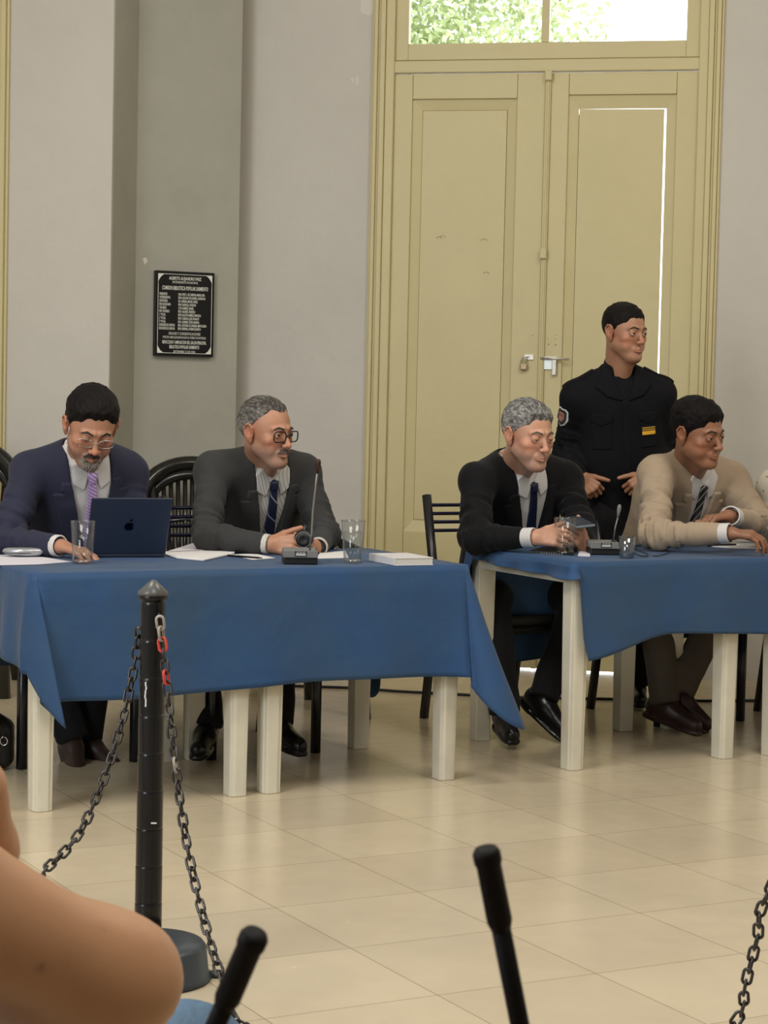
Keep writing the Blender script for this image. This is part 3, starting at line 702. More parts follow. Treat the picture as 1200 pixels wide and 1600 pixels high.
def catmull(pts, step):
    P = [np.array(p, float) for p in pts]; P = [2*P[0]-P[1]]+P+[2*P[-1]-P[-2]]; out = []
    for i in range(1, len(P)-2):
        for k in range(40):
            t = k/40; a, b_, c, d = P[i-1:i+3]; out.append(.5*((2*b_)+(-a+c)*t+(2*a-5*b_+4*c-d)*t*t+(-a+3*b_-3*c+d)*t**3))
    out.append(P[-2]); res = [out[0]]; acc = 0
    for i in range(1, len(out)):
        seg = np.linalg.norm(out[i]-out[i-1]); p0 = out[i-1]
        while acc+seg >= step: r = (step-acc)/seg; p0 = p0+(out[i]-p0)*r; res.append(p0); seg = np.linalg.norm(out[i]-p0); acc = 0
        acc += seg
    return res
def link_mesh(m):
    mb = MB(); pts = []
    L_, w = .0105, .0085
    for k in range(16):
        a = 2*PI*k/16; pts.append(V(w*math.sin(a), 0, w*math.cos(a)+(L_*.62 if math.cos(a) >= 0 else -L_*.62)))
    mb.tube(pts, .0031, 8, closed=True); o = mb.build('link_proto', m); me = o.data; bpy.data.objects.remove(o); return me
LM = {0: link_mesh(chm), 1: link_mesh(chr_), 2: link_mesh(chw)}
def chain(pts, label, red=(), worn=()):
    pp = catmull(pts, .0233); t = thing('link_chain', label, 'chain', pts[0], 'plastic chains between the posts')
    for i in range(len(pp)-1):
        c = (pp[i]+pp[i+1])/2; d = nrm(pp[i+1]-pp[i]); side = nrm(np.cross(d, V(.2, 1, .1)) if i % 2 == 0 else V(.2, 1, .1)-d*np.dot(d, V(.2, 1, .1)))
        side = nrm(side*math.cos(.3*math.sin(i*1.7))+np.cross(d, side)*math.sin(.3*math.sin(i*1.7))); n_ = np.cross(d, side)
        o = bpy.data.objects.new('chain_link', LM[1 if i in red else 2 if i in worn else 0]); COL.objects.link(o); o.parent = t
        o.matrix_local = Matrix([[side[k], n_[k], d[k], c[k]-pts[0][k]] for k in range(3)]+[[0, 0, 0, 1]])
def atz(x, y, D): return at(x, y, D)
tA = BC+V(.02, -.045, .79)
chain([tA, at(253, 1000, 4.33), at(262, 1080, 4.31), at(270, 1160, 4.28), at(284, 1270, 4.24), at(300, 1360, 4.19), at(325, 1460, 4.12), at(352, 1545, 4.04), at(375, 1598, 3.95), V(-.10, 3.8, .014), V(.25, 3.72, .012), V(.52, 3.70, .016), at(1148, 1598, 3.72), at(1164, 1540, 3.7), at(1185, 1460, 3.68), at(1203, 1390, 3.66), B2+V(-.03, -.01, .80)],
      'black chain with a few red links, hanging right of the ringed post', red=(2, 5), worn=(0, 1, 13, 66, 67, 69, 71, 72, 74))
chain([BC+V(-.028, -.01, .76), at(216, 1000, 4.38), at(206, 1060, 4.37), at(190, 1130, 4.34), at(165, 1210, 4.3), at(125, 1300, 4.22), at(72, 1357, 4.14), at(0, 1400, 4.02), B3+V(.15, .08, .42), B3+V(.03, 0, .79)],
      'black plastic chain hanging left from the ringed post')

# ================================================================ TABLE-TOP OBJECTS
TZ = .7212
paper_m = mat('paper', (.74, .72, .72), .8); paper2 = mat('paper_lilac', (.66, .63, .69), .8); dark_pl = mat('dark_plastic', (.012, .012, .013), .35)
glassy = glass_mat('tumbler_glass', (.975, .98, .98), .06); water = glass_mat('water', (.93, .95, .94), .0)
def slab(name, corners, h, m, label, cat, z=TZ, bevel=.0, wob=0, par=None):
    mb = MB(); b_ = [onz(x, y, z) for x, y in corners]; n = len(b_)
    vs = [p+WZ*0 for p in b_]+[p+WZ*h for p in b_]
    mb.add(vs, [tuple(range(n))[::-1], tuple(range(n, 2*n))]+[(i, (i+1) % n, n+(i+1) % n, n+i) for i in range(n)])
    o = mb.build(name, m, par, loc=b_[0] if par is None else None, bevel=bevel)
    if label: tag(o, label, cat)
    return o
# laptop
q0 = onz(133, 871, TZ); q1 = onz(251, 874, TZ); LU = V(math.cos(math.radians(19)), math.sin(math.radians(19)), 0); LVv = V(-LU[1], LU[0], 0); lw = .268
print('laptop w', lw)
lap = thing('laptop', 'dark blue-grey laptop seen from behind its raised lid, before the navy suit', 'laptop', q0)
lm = mat('laptop_aluminium', (.075, .09, .13), .36, .7)
mb = MB(); mb.box(q0+LU*lw/2+LVv*.105+WZ*.007, (lw/2, .105, .006), (LU, LVv, WZ)); mb.build('laptop_base', lm, lap, bevel=.004)
mb = MB(); mb.box(q0+LU*lw/2+LVv*.09+WZ*.0135, (lw/2-.02, .05, .0006), (LU, LVv, WZ)); mb.build('keyboard', dark_pl, lap)
lt = nrm(-LVv*.095+WZ*.185); lh = .212; ln_ = np.cross(LU, lt)
mb = MB(); mb.box(q0+LU*lw/2+lt*(lh/2)+WZ*.012, (lw/2, lh/2, .0028), (LU, lt, ln_)); mb.build('laptop_lid', lm, lap, bevel=.0025)
fc = q0+LU*lw/2+WZ*.012; sg = -1 if np.dot(ln_, V(0, -1, 0)) < 0 else 1
mb = MB(); mb.box(fc+lt*(lh/2)-ln_*sg*.003, (lw/2-.006, lh/2-.006, .0006), (LU, lt, ln_)); mb.build('screen', mat('screen_glass', (.02, .02, .025), .1), lap)
# emblem: bitten fruit silhouette
def emb(sc):
    pts = []
    for k in range(40):
        a = 2*PI*k/40+PI/2; r = 1+.10*abs(math.cos(a))-.16*math.exp(-((a-PI/2) % (2*PI))**2*9)-.16*math.exp(-((2*PI-(a-PI/2)) % (2*PI))**2*9)-.12*math.exp(-(a-PI*1.5)**2*10)
        x, y = r*math.cos(a)*.92, r*math.sin(a)
        dx, dy = x-1.15, y-.12
        dd = math.hypot(dx, dy)
        if dd < .45: x, y = 1.15+dx/dd*.45, .12+dy/dd*.45
        pts.append((x*sc, y*sc))
    return pts
mb = MB(); ec = fc+lt*(lh*.50)+ln_*sg*.0031
mb.prism(emb(.0155), ec, LU, lt, ln_*sg, 0, .0006)
mb.prism([(.000*1, .020), (.004, .019), (.009, .024), (.009, .029), (.004, .027), (0, .022)], ec, LU, lt, ln_*sg, 0, .0006); mb.build('emblem', mat('emblem_dark', (.004, .005, .012), .12, .8), lap)
def tumbler(x, y, hpx, D=None, level=.6, label='', zb=TZ, rt=.037, rb=.026, cat='glass', name='drinking_glass', m=None, thick=.0022):
    c = onz(x, y, zb); h = hpx*c[1]/FP
    t = thing(name, label, cat, c)
    bt = .012 if m is None else .002
    prof = [(.001, 0), (rb, 0), (rb+.001, .002), (rt, h), (rt-thick, h), (rb+.001+(rt-rb)*.1-thick, bt), (.001, bt)]
    mb = MB(); mb.lathe(prof, c, 36, cap=False); mb.build('glass_wall', m or glassy, t)
    if m is None:
        mb = MB(); mb.tube([c+V(rt*math.cos(a), rt*math.sin(a), h)-V(0, 0, .0005) for a in np.linspace(0, 2*PI, 36, endpoint=False)], .0013, 6, closed=True); mb.build('rim', glass_mat('rim_glass', (.75, .78, .78), 1.2), t)
        mb = MB(); mb.lathe([(rb*.95, .003), (rb*.98, .009)], c, 30); mb.build('thick_bottom', glass_mat('rim_glass'), t)
    if level:
        zl = bt+.001+(h-bt)*level; r0 = rb+.001-thick-.0006; r1 = rb+(rt-rb)*zl/h-thick-.0006
        mb = MB(); mb.lathe([(.001, bt+.001), (r0, bt+.001), (r1, zl), (.001, zl)], c, 36, cap=False); mb.build('water', water, t)
    return t
tumbler(129, 880, 66, level=.68, label='glass of water in front of the laptop, left on the left table', rt=.040, rb=.030)
tumbler(551, 879, 66, level=.70, label='glass of water beside the thick white book', rt=.040, rb=.029)
tumbler(882, 866, 57, level=.22, label='nearly empty drinking glass before the hands of the person in the black suit', rt=.041, rb=.029)
tumbler(1203, 860, 54, level=.5, label='drinking glass cut by the right border on the right table', rt=.038, rb=.028)
tumbler(979, 872, 34, level=.55, label='small clear plastic cup beside the right desk microphone', rt=.031, rb=.024, name='plastic_cup', cat='cup', m=glass_mat('cup_plastic', (.84, .86, .88), .9), thick=.0012)
slab('sheet_of_paper', [(-30, 869), (40, 866), (112, 878), (60, 882), (-30, 884)], .0006, paper2, 'flat white sheet of paper under the silver case at the left border', 'paper')
# silver case with folded spectacles on it
cc = onz(36, 869, TZ+.002); ct = thing('spectacles_case', 'silver-grey oblong hard case lying on paper at the left border', 'case', cc)
silver = mat('silver_plastic', (.42, .43, .45), .3, .5)
def casef(p): return smax(ell(p, cc+WZ*.016, (.068, .034, .020)), boxs(p, cc+WZ*.014, (.066, .033, .0135), .012, (TU, TV, WZ)), .006)
sdf_obj('case_shell', casef, cc-V(.09, .08, .01), cc+V(.09, .08, .05), .003, silver, ct)
mb = MB(); mb.tube([cc+WZ*.012+TU*.066*math.cos(a)+TV*.033*math.sin(a)*1.0 for a in np.linspace(0, 2*PI, 40, endpoint=False)], .0014, 6, closed=True); mb.build('seam', dark_pl, ct)
def specs(name, label, c, X, Y, m, w=.062, group=None):
    t = thing(name, label, 'glasses', c); mb = MB()
    for s_ in (-1, 1):
        mb.tube([c+X*(s_*.033+.025*math.cos(a))+WZ*(.022+.017*math.sin(a)) for a in np.linspace(0, 2*PI, 20, endpoint=False)], .0016, 6, closed=True)
    mb.tube([c-X*.009+WZ*.026, c+WZ*.029, c+X*.009+WZ*.026], .0015, 6); mb.build('rim', m, t)
    for s_ in (-1, 1):
        mb = MB(); mb.tube([c+X*s_*.058+WZ*.03, c+X*s_*.062+Y*.01+WZ*.03, c+X*s_*.058+Y*.10+WZ*.012, c+X*s_*.055+Y*.13+WZ*.004], .0015, 6); mb.build('temple', m, t)
specs('spectacles', 'thin-rimmed spectacles resting behind the silver case', onz(48, 862, TZ), TU, TV, mat('thin_silver', (.6, .6, .62), .25, .9))
specs('spectacles', 'teal-framed spectacles lying by the cuff of the person in the black suit', onz(797, 861, TZ), TU, TV, mat('teal_plastic', (.05, .32, .30), .3))
# papers / folder
slab('paper_stack', [(254, 866), (308, 849), (372, 853), (366, 866), (318, 877), (276, 873)], .006, paper_m, 'thick open sheaf of papers beside the laptop, slightly curled', 'papers', bevel=.002)
slab('paper_sheet', [(262, 862), (309, 846), (374, 852), (350, 858)], .0007, paper2, 'top sheet with a lilac tint lying on the open sheaf', 'paper', z=TZ+.0075)
slab('paper_sheet', [(358, 867), (398, 865), (430, 872), (395, 875)], .0007, paper_m, 'small loose sheet by the cuff of the person in the grey suit', 'paper')
mb = MB(); a_ = onz(356, 868, TZ+.004); b_ = onz(410, 872, TZ+.004); mb.tube([a_, b_-(b_-a_)*.12, b_], [.0035, .0035, .001], 8); tag(mb.build('pen', dark_pl), 'dark pen lying beside the open sheaf of papers', 'pen')
slab('paper_sheet', [(494, 873), (500, 864), (540, 861), (545, 872)], .001, paper_m, 'white sheet between the left desk microphone and the water glass', 'paper')
# thick white book
bk = [(566, 873), (568, 862), (640, 867), (677, 874), (677, 882), (617, 884)]
b0, b1, b2, b3 = onz(566, 871, TZ), onz(617, 884, TZ), onz(677, 883, TZ), onz(608, 866, TZ)
bkt = thing('thick_book', 'thick white softcover book lying at the right end of the left table', 'book', b0)
BU = nrm(b2-b1); BV = nrm((b0-b1)-BU*np.dot(b0-b1, BU)); bw = np.linalg.norm(b2-b1); bl = max(.14, float(np.dot(b0-b1, BV)))
bl = .20
mb = MB(); bc = b1+BU*bw/2+BV*bl/2; mb.box(bc+WZ*.0125, (bw/2-.002, bl/2-.002, .0105), (BU, BV, WZ)); mb.build('page_block', mat('page_edges', (.62, .60, .57), .8, stripes=((0, 0, 1), 700, .4, (.5, .49, .47))), bkt)
mb = MB(); mb.box(bc+WZ*.024, (bw/2, bl/2, .0012), (BU, BV, WZ)); mb.box(bc+WZ*.0012, (bw/2, bl/2, .0012), (BU, BV, WZ)); mb.box(bc+WZ*.0125-BU*bw/2, (.0012, bl/2, .0115), (BU, BV, WZ)); mb.build('cover', mat('book_cover', (.68, .66, .66), .5, col2=(.58, .57, .60), vscale=12), bkt)
mb = MB()
for k in range(5): mb.box(bc-BV*bl/2+BU*(.015+.008*k-.0)+WZ*.006, (.003, .0008, .0025), (BU, BV, WZ))
# desk microphones
mgrey = mat('mic_grey', (.17, .17, .165), .5); mdark = mat('mic_black', (.008, .008, .009), .5); chrome = mat('satin_chrome', (.32, .31, .30), .3, .85)
def desk_mic(c, yaw, path, label, r=.0035, bw=.115, headr=.0085, headc=None):
    a = math.radians(yaw); X = V(math.cos(a), math.sin(a), 0); Y = V(-X[1], X[0], 0); t = thing('desk_microphone', label, 'microphone', c)
    mb = MB(); mb.box(c+WZ*.012, (bw/2-.002, .05, .012), (X, Y, WZ)); mb.build('lower_body', mdark, t, bevel=.004)
    mb = MB(); poly = [(-.055, .024), (.055, .024), (.055, .048), (-.05, .030)]
    n = 4; vs = [c+X*s_*bw/2*(1 if z_ < .03 else .93)+Y*y_+WZ*z_ for s_ in (-1, 1) for y_, z_ in poly]; mb.add(vs, [(0, 1, 2, 3), (7, 6, 5, 4), (0, 4, 5, 1), (1, 5, 6, 2), (2, 6, 7, 3), (3, 7, 4, 0)]); mb.build('upper_body', mgrey, t, bevel=.003)
    f0 = c-Y*.053+WZ*.027; 
    # front plate of the upper body: raised grey face with small display
    mb = MB(); mb.box(c-Y*.052+WZ*.034, (bw/2*.97, .004, .012), (X, Y, WZ)); mb.build('front_face', mgrey, t, bevel=.002)
    mb = MB(); mb.box(c-Y*.0565+WZ*.035, (.019, .0008, .0085), (X, Y, WZ)); mb.build('display_frame', mdark, t)
    mb = MB(); mb.box(c-Y*.0575+WZ*.033, (.016, .0005, .004), (X, Y, WZ))
    for k in range(3): mb.box(c-Y*.0575+WZ*.0405+X*(-.010+.010*k), (.0035, .0005, .0012), (X, Y, WZ))
    mb.build('display_label', mat('label_grey', (.42, .43, .42), .4), t)
    mb = MB(); mb.tube([c+WZ*.03+(path[0]-c)*V(1, 1, 0), path[0]], .008, 12); mb.build('socket', mdark, t)
    mb = MB(); mb.tube(path, r, 10); mb.build('gooseneck', chrome, t)
    e = path[-1]; d = nrm(path[-1]-path[-2])
    A = (nrm(np.cross(d, V(1, 0, 0))), None, d); A = (A[0], np.cross(d, A[0]), d)
    mb = MB(); mb.lathe([(.0035, -.028), (headr*.7, -.012), (headr, .0), (headr, .010), (headr*.75, .018), (.001, .021)], e, 20, A); mb.build('capsule', headc or mdark, t)
m1 = onz(467, 882, TZ); m1 = m1+V(0, .05, 0)
desk_mic(m1, 6, [at(484, 862, m1[1]+.0), at(487, 830, m1[1]+.0), at(489, 795, m1[1]), at(493, 760, m1[1]-.01), at(497, 727, m1[1]-.02)], 'grey and black desk microphone with a tall gooseneck before the grey suit', headc=mat('capsule_brown', (.045, .022, .014), .3, .4))
m2 = onz(945, 867, TZ); m2 = m2+V(0, .05, 0)
desk_mic(m2, 4, [at(959, 843, m2[1]), at(961, 825, m2[1]), at(965, 810, m2[1]), at(967, 797, m2[1])], 'grey and black desk microphone with a short gooseneck on the right cloth', r=.003, headr=.0075, bw=.115, headc=mgrey)
rd = at(474, 843, 6.98); rt_ = thing('round_device', 'small round black device held in the clasped hands of the grey suit', 'device', rd)
sdf_obj('device_shell', lambda P: smax(ell(P, rd, (.034, .024, .032)), -ell(P, rd+V(0, -.03, 0), (.02, .012, .02)), .003), rd-.05, rd+.05, .003, mdark, rt_)
mb = MB(); mb.tube([rd+V(.026*math.cos(a), -.014, .026*math.sin(a)) for a in np.linspace(0, 2*PI, 24, endpoint=False)], .002, 6, closed=True); mb.build('ring', mgrey, rt_)
# notebooks, pens, papers on the right table
slab('notebook', [(826, 864), (872, 866), (896, 868), (900, 858), (850, 857)], .008, dark_pl, 'dark spiral notebook under the nearly empty glass', 'notebook', z=TZ)
mb = MB()
for k in range(9):
    p = onz(846+4*k, 865+.3*k, TZ+.004); mb.tube([p+V(0, .006*math.cos(q), .006*math.sin(q)) for q in np.linspace(0, 2*PI, 10, endpoint=False)], .0009, 5, closed=True)
tag(mb.build('notebook_spiral', chrome), 'silver wire spiral along the front edge of the dark notebook', 'spiral')
slab('paper_sheet', [(903, 869), (905, 862), (922, 863), (922, 870)], .003, paper2, 'small white notepad between the glass and the right desk microphone', 'notepad')
# power adapter and cable tangle
ap = onz(1030, 855, TZ); mb = MB(); mb.box(ap+WZ*.014, (.036, .02, .013), (TU, TV, WZ)); ad = mb.build('power_adapter', dark_pl, None, loc=ap, bevel=.004); tag(ad, 'black power adapter lying before the elbow of the beige suit', 'adapter')
cp = [at(1048, 850, ap[1]), at(1062, 838, ap[1]), at(1052, 829, ap[1]), at(1035, 834, ap[1]), at(1022, 842, ap[1]), at(1034, 848, ap[1]), at(1056, 842, ap[1]+.02), at(1066, 850, ap[1])]
mb = MB(); mb.tube(catmull(cp, .01), .0019, 6); 
mb.tube(catmull([onz(975, 856, TZ+.003), onz(1000, 852, TZ+.004), onz(1020, 853, TZ+.004), onz(1045, 862, TZ+.003), onz(1030, 868, TZ+.003), onz(1020, 869, TZ+.003)], .01), .0019, 6)
mb.tube(catmull([onz(990, 864, TZ+.003), onz(1004, 869, TZ+.003), onz(1012, 866, TZ+.003), onz(990, 855, TZ+.003), onz(1015, 850, TZ+.003)], .01), .0019, 6)
cb = mb.build('cable_tangle', ck); tag(cb, 'tangle of thin black cable around the power adapter', 'cable')
slab('paper_sheet', [(1076, 851), (1100, 846), (1200, 851), (1200, 858), (1140, 857)], .003, paper_m, 'white sheets under the forearms of the person in the beige suit', 'papers')
pn = onz(1125, 852, TZ+.0045); mb = MB(); mb.box(pn+WZ*.003, (.07, .012, .003), (TU, TV, WZ)); tag(mb.build('flat_phone', dark_pl, None, loc=pn, bevel=.002), 'dark flat phone lying on white sheets under the beige sleeve', 'phone')
# handbag at the left border
hb = onz(-10, 1205); ht = thing('handbag', 'small black bag with a metal ring, cut by the left border', 'bag', hb)
def bagf(p): return smin(boxs(p, hb+V(-.04, .05, .085), (.095, .05, .08), .03), ell(p, hb+V(-.04, .05, .15), (.07, .04, .05)), .03)
sdf_obj('bag_body', bagf, hb+V(-.2, -.05, -.01), hb+V(.12, .15, .25), .007, mat('black_leather', (.012, .011, .011), .4, bump=.3, bscale=120), ht)
rc = at(6, 1158, hb[1]-.01); mb = MB(); mb.tube([rc+V(.012*math.cos(a), 0, .014*math.sin(a)) for a in np.linspace(0, 2*PI, 20, endpoint=False)], .0022, 8, closed=True); mb.build('ring', mat('bright_steel', (.7, .7, .7), .15, 1), ht)
mb = MB(); mb.tube([rc+WZ*.012, hb+V(-.04, .03, .26), hb+V(-.12, .04, .15)], .008, 8, flat=.4); mb.tube([rc-WZ*.012, hb+V(.012, 0.02, .10)], .008, 8, flat=.4); mb.build('strap', MATS['black_leather'], ht)
# foreground gooseneck microphones and the table they stand on (below the frame)
wood = mat('table_wood', (.25, .16, .09), .4, var=.2, vscale=5, stretch=(1, 8, 1))
ft = thing('press_table', 'wooden table below the bottom border carrying two microphones', 'table', (.1, 1.2, 0))
mb = MB(); mb.box((.12, 1.2, .725), (.36, .2, .014)); mb.build('tabletop', wood, ft, bevel=.004)
for sx in (-.2, .44):
    for sy in (1.04, 1.36): mb = MB(); mb.box((sx, sy, .355), (.02, .02, .355)); mb.build('leg', wood, ft)
mnear = mat('mic_matte_black', (.004, .0032, .004), .6, spec=.2)
def fore_mic(x0, y0, x1, y1, D, label, D1=None):
    tip = at(x0, y0, D); bot = at(x1, y1, D+.02); d = nrm(tip-bot); base = bot-d*((bot[2]-.77)/d[2]); base = V(base[0], base[1], .74)
    t = thing('gooseneck_microphone', label, 'microphone', base)
    mb = MB(); mb.lathe([(.05, 0), (.05, .018), (.035, .03), (.012, .034)], base, 28); mb.build('base', mnear, t)
    mb = MB(); mb.tube([base+WZ*.03, bot-d*(bot[2]-.80)*.6, bot, tip-d*.03], .0062, 12); mb.build('gooseneck', mnear, t)
    mb = MB(); A0 = nrm(np.cross(d, V(0, 1, 0))); A = (A0, np.cross(d, A0), d); mb.lathe([(.0062, -.052), (.0080, -.046), (.0078, -.008), (.0088, -.006), (.0088, .0), (.0072, .003), (.001, .003)], tip, 24, A); mb.build('capsule', mnear, t)
fore_mic(760, 1333, 812, 1600, 1.25, 'out-of-focus black gooseneck microphone in the foreground, right of centre')
fore_mic(397, 1464, 338, 1600, 1.18, 'out-of-focus black gooseneck microphone in the foreground beside the bare elbow')
# ================================================================ PEOPLE
skin_cols = dict(light=(.50, .27, .18), tan=(.42, .21, .13), brown=(.27, .125, .07), dark=(.22, .10, .055))
def frame(fwd, up=(0, 0, 1), roll=0.0):
    y = nrm(fwd); z = nrm(np.array(up, float)-y*np.dot(up, y)); x = np.cross(y, z)
    if roll: x, z = x*math.cos(roll)+z*math.sin(roll), z*math.cos(roll)-x*math.sin(roll)
    return np.array([x, y, z])
def yawpitch(yaw, pitch):      # yaw degrees to picture right of "towards the camera"; pitch down positive
    a = math.radians(yaw); p = math.radians(pitch); return V(math.sin(a)*math.cos(p), -math.cos(a)*math.cos(p), -math.sin(p))
def head_local(P, h):
    """P in head space: x = person's right, y forward, z up."""
    x = np.abs(P[..., 0]); Q = np.stack([x, P[..., 1], P[..., 2]], -1).astype(f32)
    jw = h.get('jaw', 1.0); fat = h.get('fat', 0.0)
    d = ell(P, (0, -.020, .036), (.077, .096, .084))
    d = smin(d, ell(P, (0, .022, -.002), (.0635, .066, .084)), .02)
    d = smin(d, cone(Q, (.047*jw, -.002, -.050), (.020*jw, .062, -.097), .0165+fat*.6, .0145), .026)
    d = smin(d, cone(Q, (.033, .03, -.05), (.010, .066, -.085), .024+fat, .020), .025)
    d = smin(d, ell(Q, (0, .076, -.098), (.021, .017, .015)), .018)
    d = smin(d, ell(Q, (.043, .055, -.020), (.021, .020, .017)), .018)                    # cheekbones
    d = smin(d, ell(Q, (.036, .050, -.052), (.020+fat, .026, .024)), .014)
    d = smin(d, cone(Q, (.008, .086, .026), (.044, .072, .022), .0088, .006), .012)       # brow ridge
    d = smax(d, -ell(Q, (.032, .094, .004), (.020, .014, .0115)), .008)                   # sockets
    d = smin(d, cone(P, (0, .084, .014), (0, .104, -.026), .0068, .0100), .010)           # nose
    d = smin(d, ell(P, (0, .108, -.030), (.0105, .0105, .0095)), .006)
    d = smin(d, ell(Q, (.0125, .098, -.033), (.0078, .010, .0075)), .005)
    d = smax(d, -ell(Q, (.0068, .104, -.0415), (.0036, .0060, .0030)), .003)
    d = smin(d, cone(Q, (0, .090, -.052), (.018, .082, -.058), .0078, .006), .014)        # muzzle
    pk = h.get('lips', 1.0)
    d = smin(d, cone(Q, (0, .0985, -.0585), (.021, .0865, -.0650), .0046*pk, .0022), .004)
    d = smin(d, cone(Q, (0, .0975, -.0695), (.019, .0865, -.0690), .0056*pk, .0025), .004)
    d = smax(d, -cone(Q, (0, .105, -.0640), (.0235, .0900, -.0672), .0020, .0013), .0025)
    d = smax(d, -ell(Q, (0, .099, -.080), (.016, .008, .0055)), .006)                      # dent under lip
    d = smax(d, -cone(Q, (.020, .098, -.036), (.033, .088, -.064), .0022, .0016), .005*h.get('fold', 1))   # nasolabial fold
    # eyelids
    op = h.get('open', .0042)
    lid = ell(Q, (.0315, .0755, .0035), (.0150, .0142, .0135))
    slit = ell(Q, (.0315, .090, .0025-(.0045-op)*.8), (.0135, .014, op*1.25))
    d = smin(d, smax(lid, -slit, .0012), .0035)
    d = smin(d, cone(Q, (.020, .083, .0145), (.042, .078, .0125), .0030, .0025), .004)     # fold above the lid
    # ear
    ear = ell(Q, (.0795, -.008, .000), (.0085, .0185, .0300)); e2 = ell(Q, (.0755, -.006, -.026), (.006, .011, .014)); ear = smin(ear, e2, .006)
    ear = smax(ear, -ell(Q, (.0890, -.002, .004), (.0085, .0115, .0200)), .003)
    hx = [(.084, .006, .004), (.086, .008, .018), (.088, .000, .029), (.090, -.014, .028), (.090, -.024, .014), (.086, -.022, -.006), (.081, -.012, -.024)]
    for i_ in range(6): ear = smin(ear, cone(Q, hx[i_], hx[i_+1], .0034), .003)
    d = smin(d, ear, .005)
    return d
def cran_local(P):
    d = ell(P, (0, -.020, .036), (.077, .096, .084)); return smin(d, ell(P, (0, .022, -.002), (.0635, .066, .084)), .02)
skin_m = {}
def make_person(root_label, J, h, name='person', group=None):
    """J: joints in world metres. h: look."""
    base = np.array([J['P'][0], J['P'][1], 0.]); root = thing(name, root_label, 'person', base, group)
    sc = h.get('scale', 1.0); HF = frame(yawpitch(*h['look']), roll=math.radians(h.get('roll', 0))); hc = np.array(J['H'], float)
    def loc(P): return ((P-hc.astype(f32))@HF.T.astype(f32))/sc
    def wrd(q): return hc+np.array(q)@HF*sc
    N_ = np.array(J['N'], float); SR, SL = np.array(J['SR'], float), np.array(J['SL'], float); P_ = np.array(J['P'], float)
    sx = nrm(SR-SL); up = nrm(N_-P_); fwd = nrm(np.cross(up, sx)); sx = nrm(np.cross(fwd, up)); TF = np.array([sx, fwd, up])   # torso frame: x person's right, y fwd, z up
    T0 = N_-up*.0
    ch = h.get('chest', .168); depth = h.get('depth', .66); b = h.get('bulk', 1.0)
    headk = wrd((0, -.028, -.045)); nb = N_-fwd*.01-up*.03
    # ---- neck + head skin
    nr = h.get('neck', .056)
    def headf(P):
        d = head_local(loc(P), h)*sc
        d = smin(d, cone(P, headk, nb, nr*.98, nr*1.06), .022)
        return smin(d, cone(P, wrd((0, .045, -.085)), N_+fwd*.045-up*.02, nr*.5, nr*.55), .03)
    lowz = N_-up*.08
    allp = np.array([wrd((a, c, e)) for a in (-.1, .1) for c in (-.13, .13) for e in (-.13, .135)]+[nb-.07, nb+.07])
    def cut(f):   # keep only above the collar plane
        pl = (N_-up*.05)
        return lambda P: np.maximum(f(P), -((P-pl.astype(f32))@up.astype(f32)))
    sk = np.array(skin_cols[h['skin']] if isinstance(h['skin'], str) else h['skin'])
    def colf(vs):
        q = loc(vs.astype(f32)); x = np.abs(q[:, 0]); y, z = q[:, 1], q[:, 2]
        c = np.repeat(sk[None], len(vs), 0)
        n1 = vnoise(vs, 55, 1)[:, None]; n2 = vnoise(vs, 16, 2)[:, None]; c = c*(1+.06*n1+.07*n2)
        inside = (np.abs(q) < .15).all(1)
        def g(cx, cy, cz, s): return np.exp(-(((x-cx)**2+(y-cy)**2+(z-cz)**2)/s**2))[:, None]*inside[:, None]
        red = np.array([1.22, .86, .82]); k = np.clip(g(.045, .065, -.03, .024)*.7+g(0, .112, -.03, .014)*.7+g(.08, -.01, 0, .03)*.6, 0, 1); c = c*(1-k+k*red)
        if h.get('stubble'):
            sa, scol = h['stubble']; m = 1/(1+np.exp((z+.042-.35*np.maximum(0, .03-y)-.0*x)/.006)); m *= 1/(1+np.exp(-(y+.01)/.012)); m *= 1/(1+np.exp(-(z+.125)/.004))
            mu = np.exp(-((z+.05)/.010)**2)*(x < .028)*(y > .07); m = np.clip(np.maximum(m, mu), 0, 1)*(inside)*(.75+.5*(vnoise(vs, 260, 5) > 0)); m = np.clip(m*sa, 0, 1)[:, None]; c = c*(1-m)+np.array(scol)*m
        dl = np.minimum(np.abs(z+.0585+.28*x), np.abs(z+.069+.0*x)); m = (1/(1+np.exp((dl-.0042)/.0009)))*(x < .0215)*(y > .082)*inside; m = m[:, None]*.75; c = c*(1-m)+np.array(h.get('lipc', sk*np.array([.92, .70, .70])))*m
        m = np.exp(-(((x-.0315)/.018)**2+((z-.002)/.012)**2))*(y > .06)*.22*inside; c = c*(1-m[:, None]*np.array([.6, .8, .8]))
        return c
    mskin = mat('skin_'+str(h['skin']), tuple(sk), .42, sss=.12, attr='col', bump=.18, bscale=320, bdist=.0012, spec=.45)
    lo, hi = allp.min(0)-.02, allp.max(0)+.02
    # ---- hands
    parts = []
    for side in ('R', 'L'):
        if 'hand'+side not in h: continue
        W_ = np.array(J['W'+side], float); hp = h['hand'+side]
        d = nrm(hp['d']); pn = nrm(np.array(hp['palm'], float)-d*np.dot(hp['palm'], d)); ths = nrm(hp['thumb']); s_ = nrm(np.cross(d, pn)); s_ = s_*np.sign(np.dot(s_, ths)) if np.dot(s_, ths) != 0 else s_
        hs = hp.get('size', 1.0)
        segs = []; K = []
        for i, (off, ln0) in enumerate(((.028, .082), (.009, .086), (-.010, .082), (-.028, .075))):
            k0 = W_+s_*off*.55*hs+d*.012*hs; k1 = W_+s_*off*hs+d*ln0*hs-pn*(.004 if i in (1, 2) else .001); K.append(k1); segs.append(('p', k0, k1, .0125*hs, .0118*hs))
